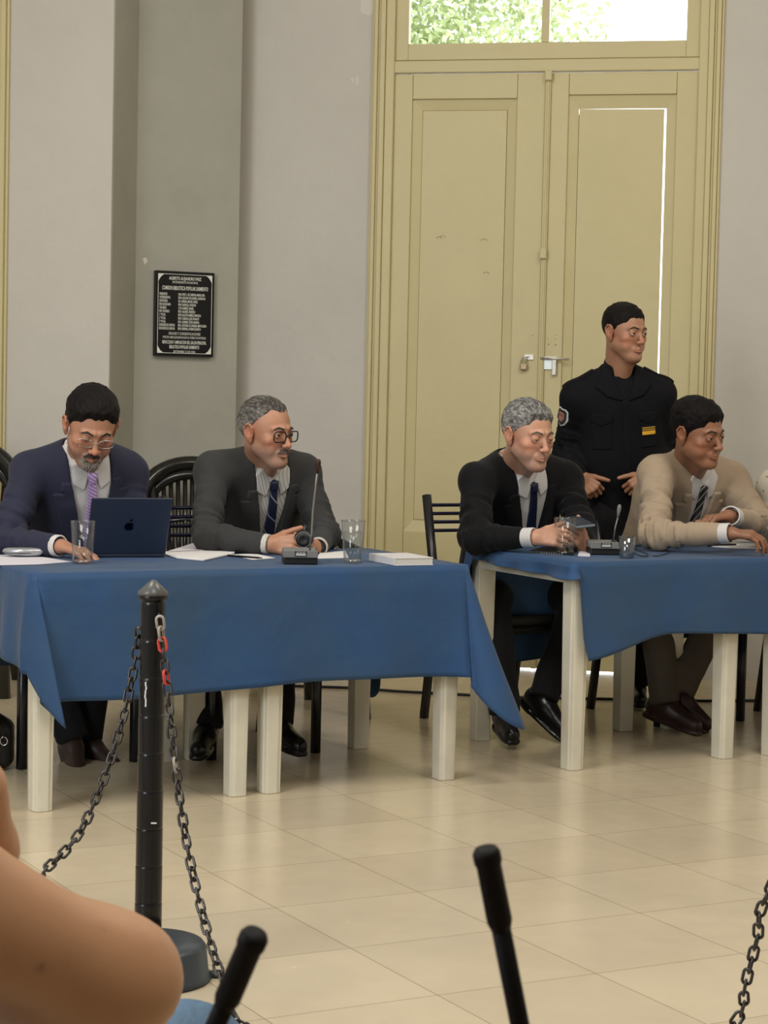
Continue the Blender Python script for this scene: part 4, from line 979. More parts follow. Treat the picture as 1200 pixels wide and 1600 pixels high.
        curl = hp.get('curl', (.5, .6, .7, .8)); fl = ((.040, .026, .020), (.044, .029, .021), (.041, .027, .021), (.032, .021, .019)); spread = hp.get('spread', .08)
        for i in range(4):
            p = K[i]; a = 0; dd = nrm(d+s_*(1.5-i)*spread)
            cu = curl[i]
            for j in range(3):
                a += cu*(.75, 1.0, .7)[j]; v = dd*math.cos(a)+pn*math.sin(a); q = p+v*fl[i][j]*hs; r = (.0094, .0084, .0076)[j]*hs*(.9 if i == 3 else 1); segs.append(('f', p, q, r, r*.93)); p = q
        tp = W_+s_*.020*hs+d*.022*hs+pn*.006
        tdir = nrm(np.array(hp.get('tdir', s_*.7+d*.8+pn*.4))); t1 = tp+nrm(s_*.6+d*.7+pn*.25)*.040*hs; t2 = t1+tdir*.034*hs; t3 = t2+nrm(tdir+d*.15)*.027*hs
        segs += [('p', tp, t1, .0155*hs, .0125*hs), ('f', t1, t2, .0112*hs, .0100*hs), ('f', t2, t3, .0100*hs, .0085*hs)]
        E_ = np.array(J['E'+side], float); fa = nrm(W_-E_)
        def hf(P, segs=segs, W_=W_, fa=fa, hs=hs, d=d, pn=pn):
            r = None
            for t_, a, bq, r1, r2 in segs:
                if t_ == 'p': c = cone(P, a, bq, r1, r2); r = c if r is None else smin(r, c, .009)
            r = smin(r, cone(P, W_-fa*.07, W_+d*.012, .029*hs, .024*hs), .018)
            r2_ = None
            for t_, a, bq, q1, q2 in segs:
                if t_ == 'f': c = cone(P, a, bq, q1, q2); r2_ = c if r2_ is None else smin(r2_, c, .0022)
            return smin(r, r2_, .005)
        pts = np.array([s2[1] for s2 in segs]+[s2[2] for s2 in segs]+[W_-fa*.07]); parts.append((hf, pts.min(0)-.03, pts.max(0)+.03, .0026))
    # coarse body under the clothes
    HR, HL = P_+sx*.10, P_-sx*.10
    KR, KL, AR_, AL_ = [np.array(J[k], float) for k in ('KR', 'KL', 'AR', 'AL')]
    def torso(P, inf=0.0):
        q = (P-T0.astype(f32))@TF.T.astype(f32); q = q*np.array([1, 1/depth, 1], f32)
        tl_ = np.linalg.norm(N_-P_)
        d = cone(q, (0, 0.0, -.15), (0, .02, -tl_*.62), (ch+.012)*b+inf, (ch-.008)*b+inf)
        d = smin(d, cone(q, (.0, .02, -tl_*.6), (0, 0, -tl_+.02), (ch-.01)*b+inf, (ch+.01)*b+inf), .05)
        d = d*(depth*.5+.5)
        return d
    def shoulders(P, inf=0.0):
        r = h.get('shr', .062)*b
        tk = h.get('trap', 1.0); d = cone(P, SR+sx*.0, SL, r*.9+inf)
        d = smin(d, cone(P, SR+up*.006*tk, N_-up*(.018-.014*tk), r*(.80+.1*tk)+inf, .046+.006*tk+inf), .03+.02*tk); d = smin(d, cone(P, SL+up*.006*tk, N_-up*(.018-.014*tk), r*(.80+.1*tk)+inf, .046+.006*tk+inf), .03+.02*tk)
        return d
    def armf(P, side, inf=0.0, cut_=1.0):
        S_, E_, W_ = SR if side == 'R' else SL, np.array(J['E'+side], float), np.array(J['W'+side], float)
        r = h.get('armr', .058)*b
        W2 = E_+(W_-E_)*cut_
        a = cone(P, S_, E_, r+inf, r*.80+inf); c = cone(P, E_, W2, r*.78+inf, r*.60+inf); return smin(a, c, .02)
    def bodyf(P):
        d = smin(torso(P, -.018), shoulders(P, -.014), .05)
        d = smin(d, armf(P, 'R', -.016), .03); d = smin(d, armf(P, 'L', -.016), .03)
        for H2, K2, A2 in ((HR, KR, AR_), (HL, KL, AL_)):
            d = smin(d, cone(P, H2, K2, .072, .048), .04); d = smin(d, cone(P, K2, A2, .046, .032), .02)
        return smin(d, cone(P, nb+up*.04, nb-up*.05, nr*.9, nr*1.2), .03)
    bp_ = np.array([P_-.2, P_+.2, SR, SL, N_, KR, KL, AR_, AL_, J['ER'], J['EL']]); parts.append((bodyf, bp_.min(0)-.12, bp_.max(0)+.12, .014))
    def hfull(P): return cut(headf)(P)
    sdf_obj('body', hfull, lo, hi, .0023, mskin, root, colfn=colf, parts=parts)
    # ---- eyes
    for s_ in (-1, 1):
        ec_ = wrd((s_*.0315, .0755, .0035)); mb = MB(); g = nrm(h['gaze']) if 'gaze' in h else HF[1]; g = nrm(g)
        A0 = nrm(np.cross(g, V(0, 0, 1))); A = (A0, np.cross(g, A0), g); r = .0126*sc
        prof = [(r*math.sin(a), -r*math.cos(a)) for a in np.linspace(.02, PI-.52, 14)]; mb.lathe(prof, ec_, 20, A, cap=False); e = mb.build('eye', mat('eye_white', (.62, .58, .54), .2), root)
        mb = MB(); mb.lathe([(r*math.sin(a), -r*math.cos(a)) for a in np.linspace(PI-.54, PI-.24, 4)], ec_, 20, A, cap=False); mb.build('iris', mat('iris_'+h.get('iris', 'brown'), (.045, .022, .012), .12), e)
        mb = MB(); mb.lathe([(r*math.sin(a), -r*math.cos(a)) for a in np.linspace(PI-.25, PI-.001, 4)], ec_, 20, A, cap=False); mb.build('pupil', mat('pupil', (.003, .003, .003), .08), e)
    # ---- hair
    hm = mat('hair_'+h['hairname'], h['hair'], .6, attr='col', bump=.9, bscale=60, bdist=.004, stretch=(3, 3, .6), spec=.12 if 'hair2' not in h else .3)
    ts, tt = h.get('hair_side', .006), h.get('hair_top', .014)
    def hairmask(q):
        x = np.abs(q[..., 0]); y, z = q[..., 1], q[..., 2]
        fy, fz = h.get('hl', (.083, .078)); rec = h.get('recede', .0)
        w = x/.05; temple = rec*np.exp(-((x-.045)/.02)**2)
        slope = h.get('slope', 1.12)
        m = (z-fz) - slope*(y-fy) - temple + .006*np.sin(x*160)
        sb = np.maximum(.010-y, -(z+h.get('sideburn', .012))) if True else 0
        m = np.where(z < .035, np.minimum(m, (.020-y)*1.0+np.maximum(0, z-.01)*1.2), m)
        m = np.minimum(m, z+.062+.55*np.maximum(0, y+.06))       # nape and behind the ear
        return m
    def hairf(P):
        q = loc(P); k = np.clip((q[..., 2]-.02)/.08, 0, 1); k = k*k*(3-2*k)
        th = ts+(tt-ts)*k+h.get('quiff', 0)*np.exp(-((q[..., 1]-.06)/.035)**2)*np.clip((q[..., 2]-.05)/.03, 0, 1)
        n = vnoise(q*np.array([1, .45, 1], f32), 130, 3)*.0018+vnoise(q, 60, 4)*.0022*(tt/.012)
        mk = hairmask(q); tp = np.clip(mk/.028, 0, 1); th = th*(.22+.78*tp*tp*(3-2*tp)); d = cran_local(q)-th-n*(.3+.7*tp)
        m = -mk-vnoise(q, 170, 9)*.004
        ear = ell(np.stack([np.abs(q[..., 0]), q[..., 1], q[..., 2]], -1), (.085, -.009, -.001), (.016, .019, .031))
        return smax(smax(d, m*.7, .006), -ear, .003)*sc
    def haircol(vs):
        q = loc(vs.astype(f32)); c = np.repeat(np.array(h['hair'])[None], len(vs), 0); n = vnoise(q*np.array([1, .25, .6]), 330, 7); n2 = vnoise(q, 35, 8)
        if 'hair2' in h:
            side = np.clip(1.0-(q[:, 2]-.0)/.10, 0, 1)*h.get('greyside', .5)+h.get('greyall', .3)
            m = np.clip(side+.45*n+.2*n2, 0, 1)[:, None]; c = c*(1-m)+np.array(h['hair2'])*m
        return c*(1+.25*n[:, None])
    if h.get('hairy', True): sdf_obj('hair', hairf, lo, hi, .0025, hm, root, colfn=haircol)
    # ---- facial hair / brows from thin shells over the face
    def shell(nm, poly, th, m, both=True, ymin=.055, col=None, nz=.0012):
        def f(P):
            q = loc(P); x = np.abs(q[..., 0]) if both else q[..., 0]
            d = head_local(q, h)-th-vnoise(q, 300, 3)*nz; pm = poly2(x, q[..., 2], poly)
            return smax(smax(d, pm, .002), ymin-q[..., 1], .002)*sc
        pp_ = np.array([wrd((s_*a, c, e)) for a, e in poly for s_ in (-1, 1) for c in (.05, .115)]); sdf_obj(nm, f, pp_.min(0)-.008, pp_.max(0)+.008, .0018, m, root)
    bm = mat('brow_'+h['hairname'], h.get('brow', h['hair']), .7)
    shell('eyebrows', h.get('browpoly', [(.012, .0205), (.013, .027), (.030, .0325), (.048, .0245), (.050, .0205), (.030, .0260)]), .0022, bm)
    if 'moustache' in h: shell('moustache', [(-.004, -.045), (.012, -.046), (.025, -.056), (.027, -.064), (.020, -.062), (.008, -.0565), (-.004, -.056)], .0035, mat('moustache_'+h['hairname'], h['moustache'], .7), nz=.003)
    if 'goatee' in h: shell('goatee', [(-.004, -.079), (.012, -.079), (.022, -.068), (.029, -.062), (.033, -.085), (.026, -.105), (-.004, -.125)], .005, mat('goatee_'+h['hairname'], h['goatee'], .8, var=.5, vscale=220), ymin=.045, nz=.004)
    # ---- glasses
    if 'glasses' in h:
        gd = h['glasses']; gm = mat('frames_'+h['hairname'], gd['col'], .25, gd.get('metal', 0)); rr = gd['r']; rx, rz = gd['w'], gd['h']
        pts_all = []; mb = MB()
        for s_ in (-1, 1):
            ring = []
            for a in np.linspace(0, 2*PI, 28, endpoint=False):
                ca, sa = math.cos(a), math.sin(a); e_ = gd.get('sq', .6); X_ = rx*np.sign(ca)*abs(ca)**e_; Z_ = rz*np.sign(sa)*abs(sa)**e_
                ring.append(wrd((s_*(.034)+X_, .1005-abs(s_*.034+X_)*.16, gd.get('z', 0.0)+Z_)))
            if gd.get('full', True): mb.tube(ring, rr, 6, closed=True)
            else: mb.tube(ring[:15], rr, 6)
            pts_all.append(ring)
        mb.tube([wrd((-.010, .1025, .004+gd.get('z', 0))), wrd((0, .1045, .007+gd.get('z', 0))), wrd((.010, .1025, .004+gd.get('z', 0)))], rr, 6)
        G_ = mb.build('glasses', gm, root)
        for s_ in (-1, 1):
            mb = MB(); mb.tube([wrd((s_*(.034+rx), .094, .007+gd.get('z', 0))), wrd((s_*.0755, .085, .008+gd.get('z', 0))), wrd((s_*.0805, .03, .010)), wrd((s_*.083, -.006, .012)), wrd((s_*.083, -.022, -.006))], rr*1.15, 6); mb.build('temple', mat('dark_temple', (.03, .028, .026), .3), G_)
            mb = MB(); r_ = pts_all[0 if s_ < 0 else 1]; mb.add(r_, [tuple(range(len(r_)))]); mb.build('lens', glass_mat('lens_glass', (.96, .97, .97), .25), G_)
    # ---------------------------------------------------------------- clothes
    kind = h['top']; cm = h['cloth']; sd = h.get('seed', 1)
    cf = h.get('cuff', .90)
    def folds(P):
        q = (P-T0.astype(f32))@TF.T.astype(f32)
        w = vnoise(q*np.array([1, 1, .8], f32), 9, sd)*.005+vnoise(q, 22, sd+1)*.0025
        for side in ('R', 'L'):
            S_, E_, W_ = (SR if side == 'R' else SL), np.array(J['E'+side], float), np.array(J['W'+side], float)
            for a_, b_, s2 in ((S_, E_, 0), (E_, W_, 4)):
                ax = nrm(b_-a_); L_ = np.linalg.norm(b_-a_); rel = P-a_.astype(f32); t_ = rel@ax.astype(f32); k = np.exp(-((t_-L_*(.75 if s2 == 0 else .15))/(L_*.42))**2)*np.exp(-(np.maximum(0, ln(rel-t_[..., None]*ax.astype(f32))-.05)/.03)**2)
                r_ = vnoise(rel*5+t_[..., None]*(ax*22).astype(f32)+rel[..., ::-1]*3, 1.6, sd+s2); w = w+k*.0085*(1-2.6*np.abs(r_))
        for side in ('R', 'L'): w = w*np.clip(ln(P-np.array(J['W'+side], f32))/.11-.35, 0, 1)
        return w*h.get('foldk', 1.0)
    def jacket(P, inf=0.0, fd=True):
        d = smin(torso(P, inf), shoulders(P, inf), .06)
        d = smin(d, armf(P, 'R', inf, cf), .025); d = smin(d, armf(P, 'L', inf, cf), .025)
        if fd: d = d-folds(P)
        if 'apron' in h: d = smax(d, d, 0)
        return d
    def core(P, inf=0.0): return smin(torso(P, inf), shoulders(P, inf), .06)-folds(P)
    def tl(P): return (P-T0.astype(f32))@TF.T.astype(f32)
    jp = np.array([P_-.2, P_+.2, SR, SL, N_, J['ER'], J['EL'], J['WR'], J['WL']]); jlo, jhi = jp.min(0)-.13, jp.max(0)+.13
    # opening at the neck: remove around neck
    def neckhole(P, r): return cone(P, N_-up*.035, N_+up*.2+fwd*.04, r, r*1.5)
    vx = h.get('vx', .0)
    if kind == 'suit':
        vtop, vb, vw = h.get('vtop', .03), h.get('vb', -.30), h.get('vw', .062)
        Vp = [(vx-vw, vtop+.03), (vx-vw*.95, -.05), (vx-vw*.55, vb*.55), (vx, vb), (vx+vw*.55, vb*.55), (vx+vw*.95, -.05), (vx+vw, vtop+.03)]
        def vcut(P, q): return np.maximum(np.maximum(poly2(q[..., 0], q[..., 2], Vp), -q[..., 1]-.0), core(P)-.02)
        def jk(P):
            q = tl(P); d = jacket(P); d = smax(d, -vcut(P, q), .004); d = smax(d, -neckhole(P, nr+.012), .006)
            d = np.maximum(d, -(q[..., 2]+np.linalg.norm(N_-P_)-.0))
            return d
        sdf_obj('jacket', jk, jlo, jhi, .006, cm, root)
        # lapels: raised strips along the opening, with a notch
        lw_ = h.get('lapw', .058)
        for s_ in (-1, 1):
            lap_ = [(vx+s_*vw*.98, -.045), (vx+s_*(vw+.030), -.045), (vx+s_*(vw+.034), -.075), (vx+s_*(vw+.018), -.082), (vx+s_*(vw+lw_), -.088), (vx+s_*(vw*.75+lw_*.72), vb*.62), (vx+s_*.012, vb-.012), (vx+s_*vw*.58, vb*.56)]
            def lf(P, lap_=lap_):
                q = tl(P); d = core(P, 0)-.0095; pm = poly2(q[..., 0], q[..., 2], lap_); return smax(smax(d, pm, .003), .01-q[..., 1], .003)
            c0 = T0+sx*vx+up*(vb*.5)+fwd*.1; 
            sdf_obj('lapel', lf, c0-np.array([.28, .28, .26]), c0+np.array([.28, .28, .26]), .0042, h.get('lapm', cm), root)
        # collar round the neck
        def coll(P):
            d = None; ring = []
            for a in np.linspace(-2.35, 2.35, 13):
                fr_ = abs(a)/2.35
                ring.append(N_-fwd*math.cos(a)*(nr+.022)*1.0+sx*math.sin(a)*(nr+.022)+up*(.018-.036*fr_**1.5)-fwd*.004)
            for i in range(12):
                c = cone(P, ring[i], ring[i+1], .0125); d = c if d is None else np.minimum(d, c)
            return d
        sdf_obj('jacket_collar', coll, N_-.15, N_+.15, .004, cm, root)
        # shirt
        shm = h.get('shirt', mat('white_shirt', (.62, .60, .60), .75, bump=.1, bscale=200))
        def shirt(P):
            q = tl(P); d = smin(torso(P, -.010), shoulders(P, -.008), .06)-vnoise(q, 18, sd+5)*.003
            d = smax(d, poly2(q[..., 0], q[..., 2], [(vx-.10, .08), (vx-.10, vb-.08), (vx+.10, vb-.08), (vx+.10, .08)]), .002); d = smax(d, .0-q[..., 1], .002)
            band = smax(ln((P-N_.astype(f32)) - ((P-N_.astype(f32))@up.astype(f32))[..., None]*up.astype(f32))-(nr+.012), np.abs((P-N_.astype(f32))@up.astype(f32)-.012)-.028, .004)
            band = smax(band, -(cone(P, nb-up*.1, headk, nr*1.03, nr*1.0)), .002)
            return np.minimum(d, band)
        c0 = T0+sx*vx+up*(vb*.4)
        sdf_obj('shirt', shirt, c0-np.array([.24, .24, .26]), c0+np.array([.24, .24, .22]), .0048, shm, root)
        for s_ in (-1, 1):
            wing = [(vx+s_*.006, -.012), (vx+s_*.030, -.075), (vx+s_*.064, -.055), (vx+s_*.070, .01), (vx+s_*.05, .035)]
            def wf(P, wing=wing):
                q = tl(P); d = smin(smin(torso(P, -.010), shoulders(P, -.008), .06), cone(P, nb-up*.06, headk, nr+.004, nr+.002), .02)-.0085
                pm = poly2(q[..., 0], q[..., 2], wing); return smax(smax(d, pm, .003), .015-q[..., 1], .003)
            c0 = T0+up*-.01; sdf_obj('shirt_collar', wf, c0-.14, c0+.14, .0035, shm, root)
        if 'tie' in h:
            tm = h['tie']; w = .030
            kn = [(vx-.018, -.018), (vx-.011, -.050), (vx+.011, -.050), (vx+.018, -.018)]
            bl_ = [(vx-.013, -.048), (vx-w*.72, vb*.6), (vx-w, vb-.09), (vx, vb-.15), (vx+w, vb-.09), (vx+w*.72, vb*.6), (vx+.013, -.048)]
            def tf(P):
                q = tl(P); d = smin(torso(P, -.010), shoulders(P, -.008), .06)
                a = smax(d-.018, poly2(q[..., 0], q[..., 2], kn), .005); c = smax(d-.0125, poly2(q[..., 0], q[..., 2], bl_), .003); r = smin(a, c, .004); return smax(r, .02-q[..., 1], .003)
            c0 = T0+sx*vx+up*(vb*.55)+fwd*.08; sdf_obj('tie', tf, c0-.26, c0+.26, .0042, tm, root)
        for side in ('R', 'L'):
            if 'hand'+side not in h: continue
            E_, W_ = np.array(J['E'+side], float), np.array(J['W'+side], float); fa = nrm(W_-E_)
            r = h.get('armr', .058)*b*.60
            def cuf(P, E_=E_, W_=W_, fa=fa, r=r):
                a = cone(P, W_-fa*.075, W_+fa*.002, r-.003, r-.002); a = smax(a, (P-(W_+fa*.008).astype(f32))@fa.astype(f32), .003)
                return smax(a, -cone(P, W_-fa*.01, W_+fa*.05, r-.008, r-.008), .002)
            sdf_obj('shirt_cuff', cuf, W_-.11, W_+.09, .0035, shm, root)
    elif kind == 'uniform':
        def jk(P):
            q = tl(P); d = jacket(P)
            d = smax(d, -neckhole(P, nr+.010), .006); d = np.maximum(d, -(q[..., 2]+np.linalg.norm(N_-P_)+.02)); return d
        sdf_obj('uniform_shirt', jk, jlo, jhi, .006, cm, root)
        def surf(P): return core(P)
        def sh_patch(nm, poly, th, m, res=.004, par=root, ymin=.01):
            def f(P):
                q = tl(P); return smax(smax(surf(P)-th, poly2(q[..., 0], q[..., 2], poly), .0015), ymin-q[..., 1], .002)
            pa = np.array(poly); c1 = T0+sx*pa[:, 0].mean()+up*pa[:, 1].mean()+fwd*.1; ex = .05+max(np.ptp(pa[:, 0]), np.ptp(pa[:, 1]))*.6; return sdf_obj(nm, f, c1-ex, c1+ex, res, m, par)
        for s_ in (-1, 1):
            sh_patch('collar', [(s_*.012, -.105), (s_*.075, -.085), (s_*.115, -.045) , (s_*.075, .03), (s_*.05, .045), (s_*.045, -.01)], .010, cm)
            sh_patch('pocket_flap', [(s_*.055, -.155), (s_*.055, -.185), (s_*.098, -.205), (s_*.14, -.185), (s_*.14, -.155)], .0065, cm, .0035)
            sh_patch('pocket', [(s_*.058, -.19), (s_*.058, -.30), (s_*.137, -.30), (s_*.137, -.19)], .0035, cm, .0035)
            pb = T0+sx*s_*.098-up*.192
        sh_patch('button_placket', [(-.016, -.10), (-.016, -.50), (.016, -.50), (.016, -.10)], .0035, cm, .0035)
        def collar_b(P):
            d = None; ring = [N_-fwd*math.cos(a)*(nr+.014)+sx*math.sin(a)*(nr+.014)+up*(.030-.03*(abs(a)/2.2)**1.5) for a in np.linspace(-2.4, 2.4, 13)]
            for i in range(12): c = cone(P, ring[i], ring[i+1], .015); d = c if d is None else np.minimum(d, c)
            return d
        sdf_obj('collar_stand', collar_b, N_-.13, N_+.13, .004, cm, root)
        def under(P): return smax(cone(P, nb-up*.08+fwd*.01, N_+up*.032+fwd*.006, nr+.012, nr+.008), -cone(P, nb, headk+up*.05, nr*.95, nr*.9), .002)
        sdf_obj('neck_undershirt', under, N_-.14, N_+.14, .004, mat('black_knit', (.008, .008, .009), .9), root)
        for s_, S_ in ((1, SR), (-1, SL)):     # shoulder straps
            def ep(P, S_=S_):
                d = jacket(P)-.006; a = N_+(S_-N_)*.42; bq = S_+(S_-N_)*.12; ba = nrm(bq-a); rel = P-a.astype(f32); t_ = rel@ba.astype(f32); w = np.abs(rel@fwd.astype(f32))-.022
                return smax(smax(smax(d, w, .002), -t_, .002), t_-np.linalg.norm(bq-a), .002)
            sdf_obj('shoulder_strap', ep, S_-.14, S_+.14, .004, cm, root)
        # name tape, yellow rank bars
        yl = mat('badge_yellow', (.75, .40, .03), .6); 
        bx, bz = -.095, -.232
        bd = sh_patch('rank_badge', [(bx-.032, bz-.018), (bx-.032, bz+.018), (bx+.032, bz+.018), (bx+.032, bz-.018)], .0085, mat('black_knit'if False else 'badge_black', (.01, .01, .01), .8), .003)
        for z0_, z1_ in ((-.016, .000), (.0035, .0075), (.0115, .0155)): sh_patch('badge_bar', [(bx-.030, bz+z0_), (bx-.030, bz+z1_), (bx+.030, bz+z1_), (bx+.030, bz+z0_)], .0105, yl, .002)
        # sleeve emblem on the right upper arm
        S_, E_ = SR, np.array(J['ER'], float); ax = nrm(E_-S_); ce = S_+(E_-S_)*.30; od = nrm(sx*.85+fwd*.45-ax*np.dot(sx*.85+fwd*.45, ax)); tg = np.cross(od, ax)
        def em(P, kx=1.0, th=.006, m_=None):
            rel = P-ce.astype(f32); u_ = rel@tg.astype(f32); v_ = -(rel@ax.astype(f32)); o_ = rel@od.astype(f32)
            sp = [(-.030*kx, .030*kx), (-.018*kx, .040*kx), (0, .036*kx), (.018*kx, .040*kx), (.030*kx, .030*kx), (.030*kx, -.012*kx), (.018*kx, -.034*kx), (0, -.044*kx), (-.018*kx, -.034*kx), (-.030*kx, -.012*kx)]
            return smax(smax(armf(P, 'R', 0)-folds(P)-th, poly2(u_, v_, sp), .001), .01-o_, .001)
        sdf_obj('sleeve_emblem', lambda P: em(P, 1, .0055), ce-.09, ce+.09, .0025, mat('emblem_white', (.62, .63, .62), .7), root)
        e1 = sdf_obj('emblem_field', lambda P: em(P, .86, .0070), ce-.09, ce+.09, .0022, mat('emblem_field', (.03, .03, .03), .7), root)
        sdf_obj('emblem_figure', lambda P: em(P, .52, .0082), ce-.09, ce+.09, .0022, mat('emblem_figure', (.45, .28, .20), .7, col2=(.2, .02, .02), vscale=60), root)
        for side in ('R', 'L'):
            E_, W_ = np.array(J['E'+side], float), np.array(J['W'+side], float); fa = nrm(W_-E_); c1 = E_+(W_-E_)*cf
            r = h.get('armr', .058)*b*.63
            sdf_obj('cuff', lambda P, c1=c1, fa=fa, r=r: smax(cone(P, c1-fa*.05, c1+fa*.012, r+.003, r+.001), np.abs((P-(c1-fa*.018).astype(f32))@fa.astype(f32))-.028, .003), c1-.11, c1+.11, .004, cm, root)
        for z_ in (-.225-.0, -.345):
            p_ = T0-up*(-z_); 
    elif kind == 'shirt':
        def jk(P):
            q = tl(P); d = jacket(P); d = smax(d, -neckhole(P, nr+.010), .006); return np.maximum(d, -(q[..., 2]+np.linalg.norm(N_-P_)+.02))
        sdf_obj('shirt', jk, jlo, jhi, .007, cm, root)
        def collar_b(P):
            d = None; ring = [N_-fwd*math.cos(a)*(nr+.014)+sx*math.sin(a)*(nr+.014)+up*(.030-.03*(abs(a)/2.2)**1.5) for a in np.linspace(-2.6, 2.6, 13)]
            for i in range(12): c = cone(P, ring[i], ring[i+1], .012); d = c if d is None else np.minimum(d, c)
            return d
        sdf_obj('collar', collar_b, N_-.13, N_+.13, .005, cm, root)
    # ---- trousers and shoes
    tr_m = h['trousers']; tr = h.get('legr', (.095, .070, .062, .058))
    def trou(P):
        d = cone((P), HR-up*.0, HL, .115)
        for H2, K2, A2 in ((HR, KR, AR_), (HL, KL, AL_)):
            low = K2+(A2-K2)*1.02
            l = smin(cone(P, H2, K2, tr[0], tr[1]), cone(P, K2, low, tr[2], tr[3]), .02); l = smax(l, -((P-A2.astype(f32))@nrm(K2-A2).astype(f32)+.012), .004); d = smin(d, l, .025)
        return d-vnoise(P, 14, sd)*.004-vnoise(P*np.array([1, 1, .4], f32), 40, sd)*.0025
    tp_ = np.array([P_-.17, P_+.17, KR, KL, AR_, AL_]); sdf_obj('trousers', trou, tp_.min(0)-.11, tp_.max(0)+.11, .0075, tr_m, root)
    if h.get('shoe'):
        for K2, A2, td in ((KR, AR_, h['toeR']), (KL, AL_, h['toeL'])):
            td = nrm(td); hz = nrm(np.cross(td, nrm(V(0, 0, 1)-td*np.dot((0, 0, 1), td)))); u2 = np.cross(hz, td); heel = A2-u2*.058-td*.03
            def sf(P, A2=A2, td=td, hz=hz, u2=u2):
                q = (P-A2.astype(f32))@np.array([hz, td, u2], f32).T
                q2 = q*np.array([1/.85, 1, 1], f32)
                d = cone(q2, (0, -.035, -.035), (0, .03, -.030), .042, .043); d = smin(d, cone(q2, (0, .03, -.035), (0, .15, -.052), .042, .034), .03); d = smin(d, cone(q2, (0, -.02, .02), (0, -.015, -.02), .040, .042), .02)
                d = smax(d, -(q[..., 2]+.078), .003)
                sole = smax(boxs(q, (0, .055, -.076), (.037, .128, .008), .007), -q[..., 2]-.086, .001); sole = smin(sole, boxs(q, (0, -.04, -.076), (.034, .035, .012), .005), .004)
                return np.minimum(d, smax(sole, ell(q, (0, .05, -.07), (.046, .15, .06)), .01))
            sdf_obj('shoe', sf, A2-.26, A2+.26, .005, h['shoe'], root)
    return root

def suit(name, col, **k): return mat(name, col, .8, var=.06, vscale=30, bump=.25, bscale=380, bdist=.0015, sheen=.06, spec=.2, **k)
navy = suit('navy_wool', (.027, .029, .054)); grey = suit('grey_wool', (.040, .040, .040)); black = suit('black_wool', (.0045, .0045, .0055)); beige = suit('beige_cotton', (.37, .285, .20))
unif = mat('uniform_black', (.0055, .0055, .0075), .85, bump=.3, bscale=300, bdist=.0015, spec=.2)
drk = suit('dark_trousers', (.008, .008, .010)); brownt = suit('brown_trousers', (.075, .06, .045))
leatherb = mat('black_shoe', (.005, .005, .006), .28, spec=.5); leatherbr = mat('brown_shoe', (.035, .02, .015), .4); leatherr = mat('oxblood_shoe', (.03, .012, .010), .35)
shirtw = mat('white_shirt', (.60, .58, .57), .75, bump=.1, bscale=200)
shirts = mat('striped_shirt', (.58, .56, .52), .75, stripes=((.9, -.45, 0), 130, .3, (.38, .37, .36)))

def st(x, y, D): return at(x, y, D)
# person 1 - navy suit at the laptop
J1 = dict(H=st(142, 667, 6.84), N=st(130, 710, 7.03), SR=st(48, 739, 6.97), SL=st(197, 741, 7.14), P=V(-1.10, 7.27, .56), ER=st(8, 846, 6.82), WR=st(92, 853, 6.66), EL=st(212, 836, 7.05), WL=st(176, 862, 6.86),
          KR=V(-1.22, 6.99, .52), KL=V(-.98, 7.12, .52), AR=st(112, 1150, 6.95), AL=st(135, 1150, 7.05))
tie1 = mat('violet_tie', (.36, .20, .50), .5, stripes=((.6, -.2, .78), 95, .35, (.60, .48, .70)), sheen=.2)
make_person('person in a navy suit with violet tie and thin glasses, behind the laptop', J1,
    dict(look=(20, 31), roll=4, scale=1.04, skin='tan', hair=(.010, .008, .008), hairname='black', hair_top=.014, hair_side=.005, quiff=.006, hl=(.082, .083), iris='brown', open=.0016, stubble=(.45, (.16, .13, .11)), moustache=(.03, .02, .016), goatee=(.22, .19, .17), fat=.006,
         glasses=dict(col=(.55, .55, .52), metal=.9, r=.0011, w=.025, h=.014, z=-.004), top='suit', cloth=navy, tie=tie1, shirt=shirtw, trousers=drk, shoe=leatherbr, toeR=(.3, -.8, -.45), toeL=(.75, -.6, -.25), bulk=1.10, vw=.075, vx=.0, vb=-.36, seed=3,
         handR=dict(d=(.75, -.35, -.15), palm=(0, 0, -1), thumb=(.3, 1, 0), curl=(.35, .35, .4, .4)), handL=dict(d=(-.5, -.6, -.15), palm=(0, 0, -1), thumb=(-.7, .7, 0), curl=(.35, .35, .4, .4))))
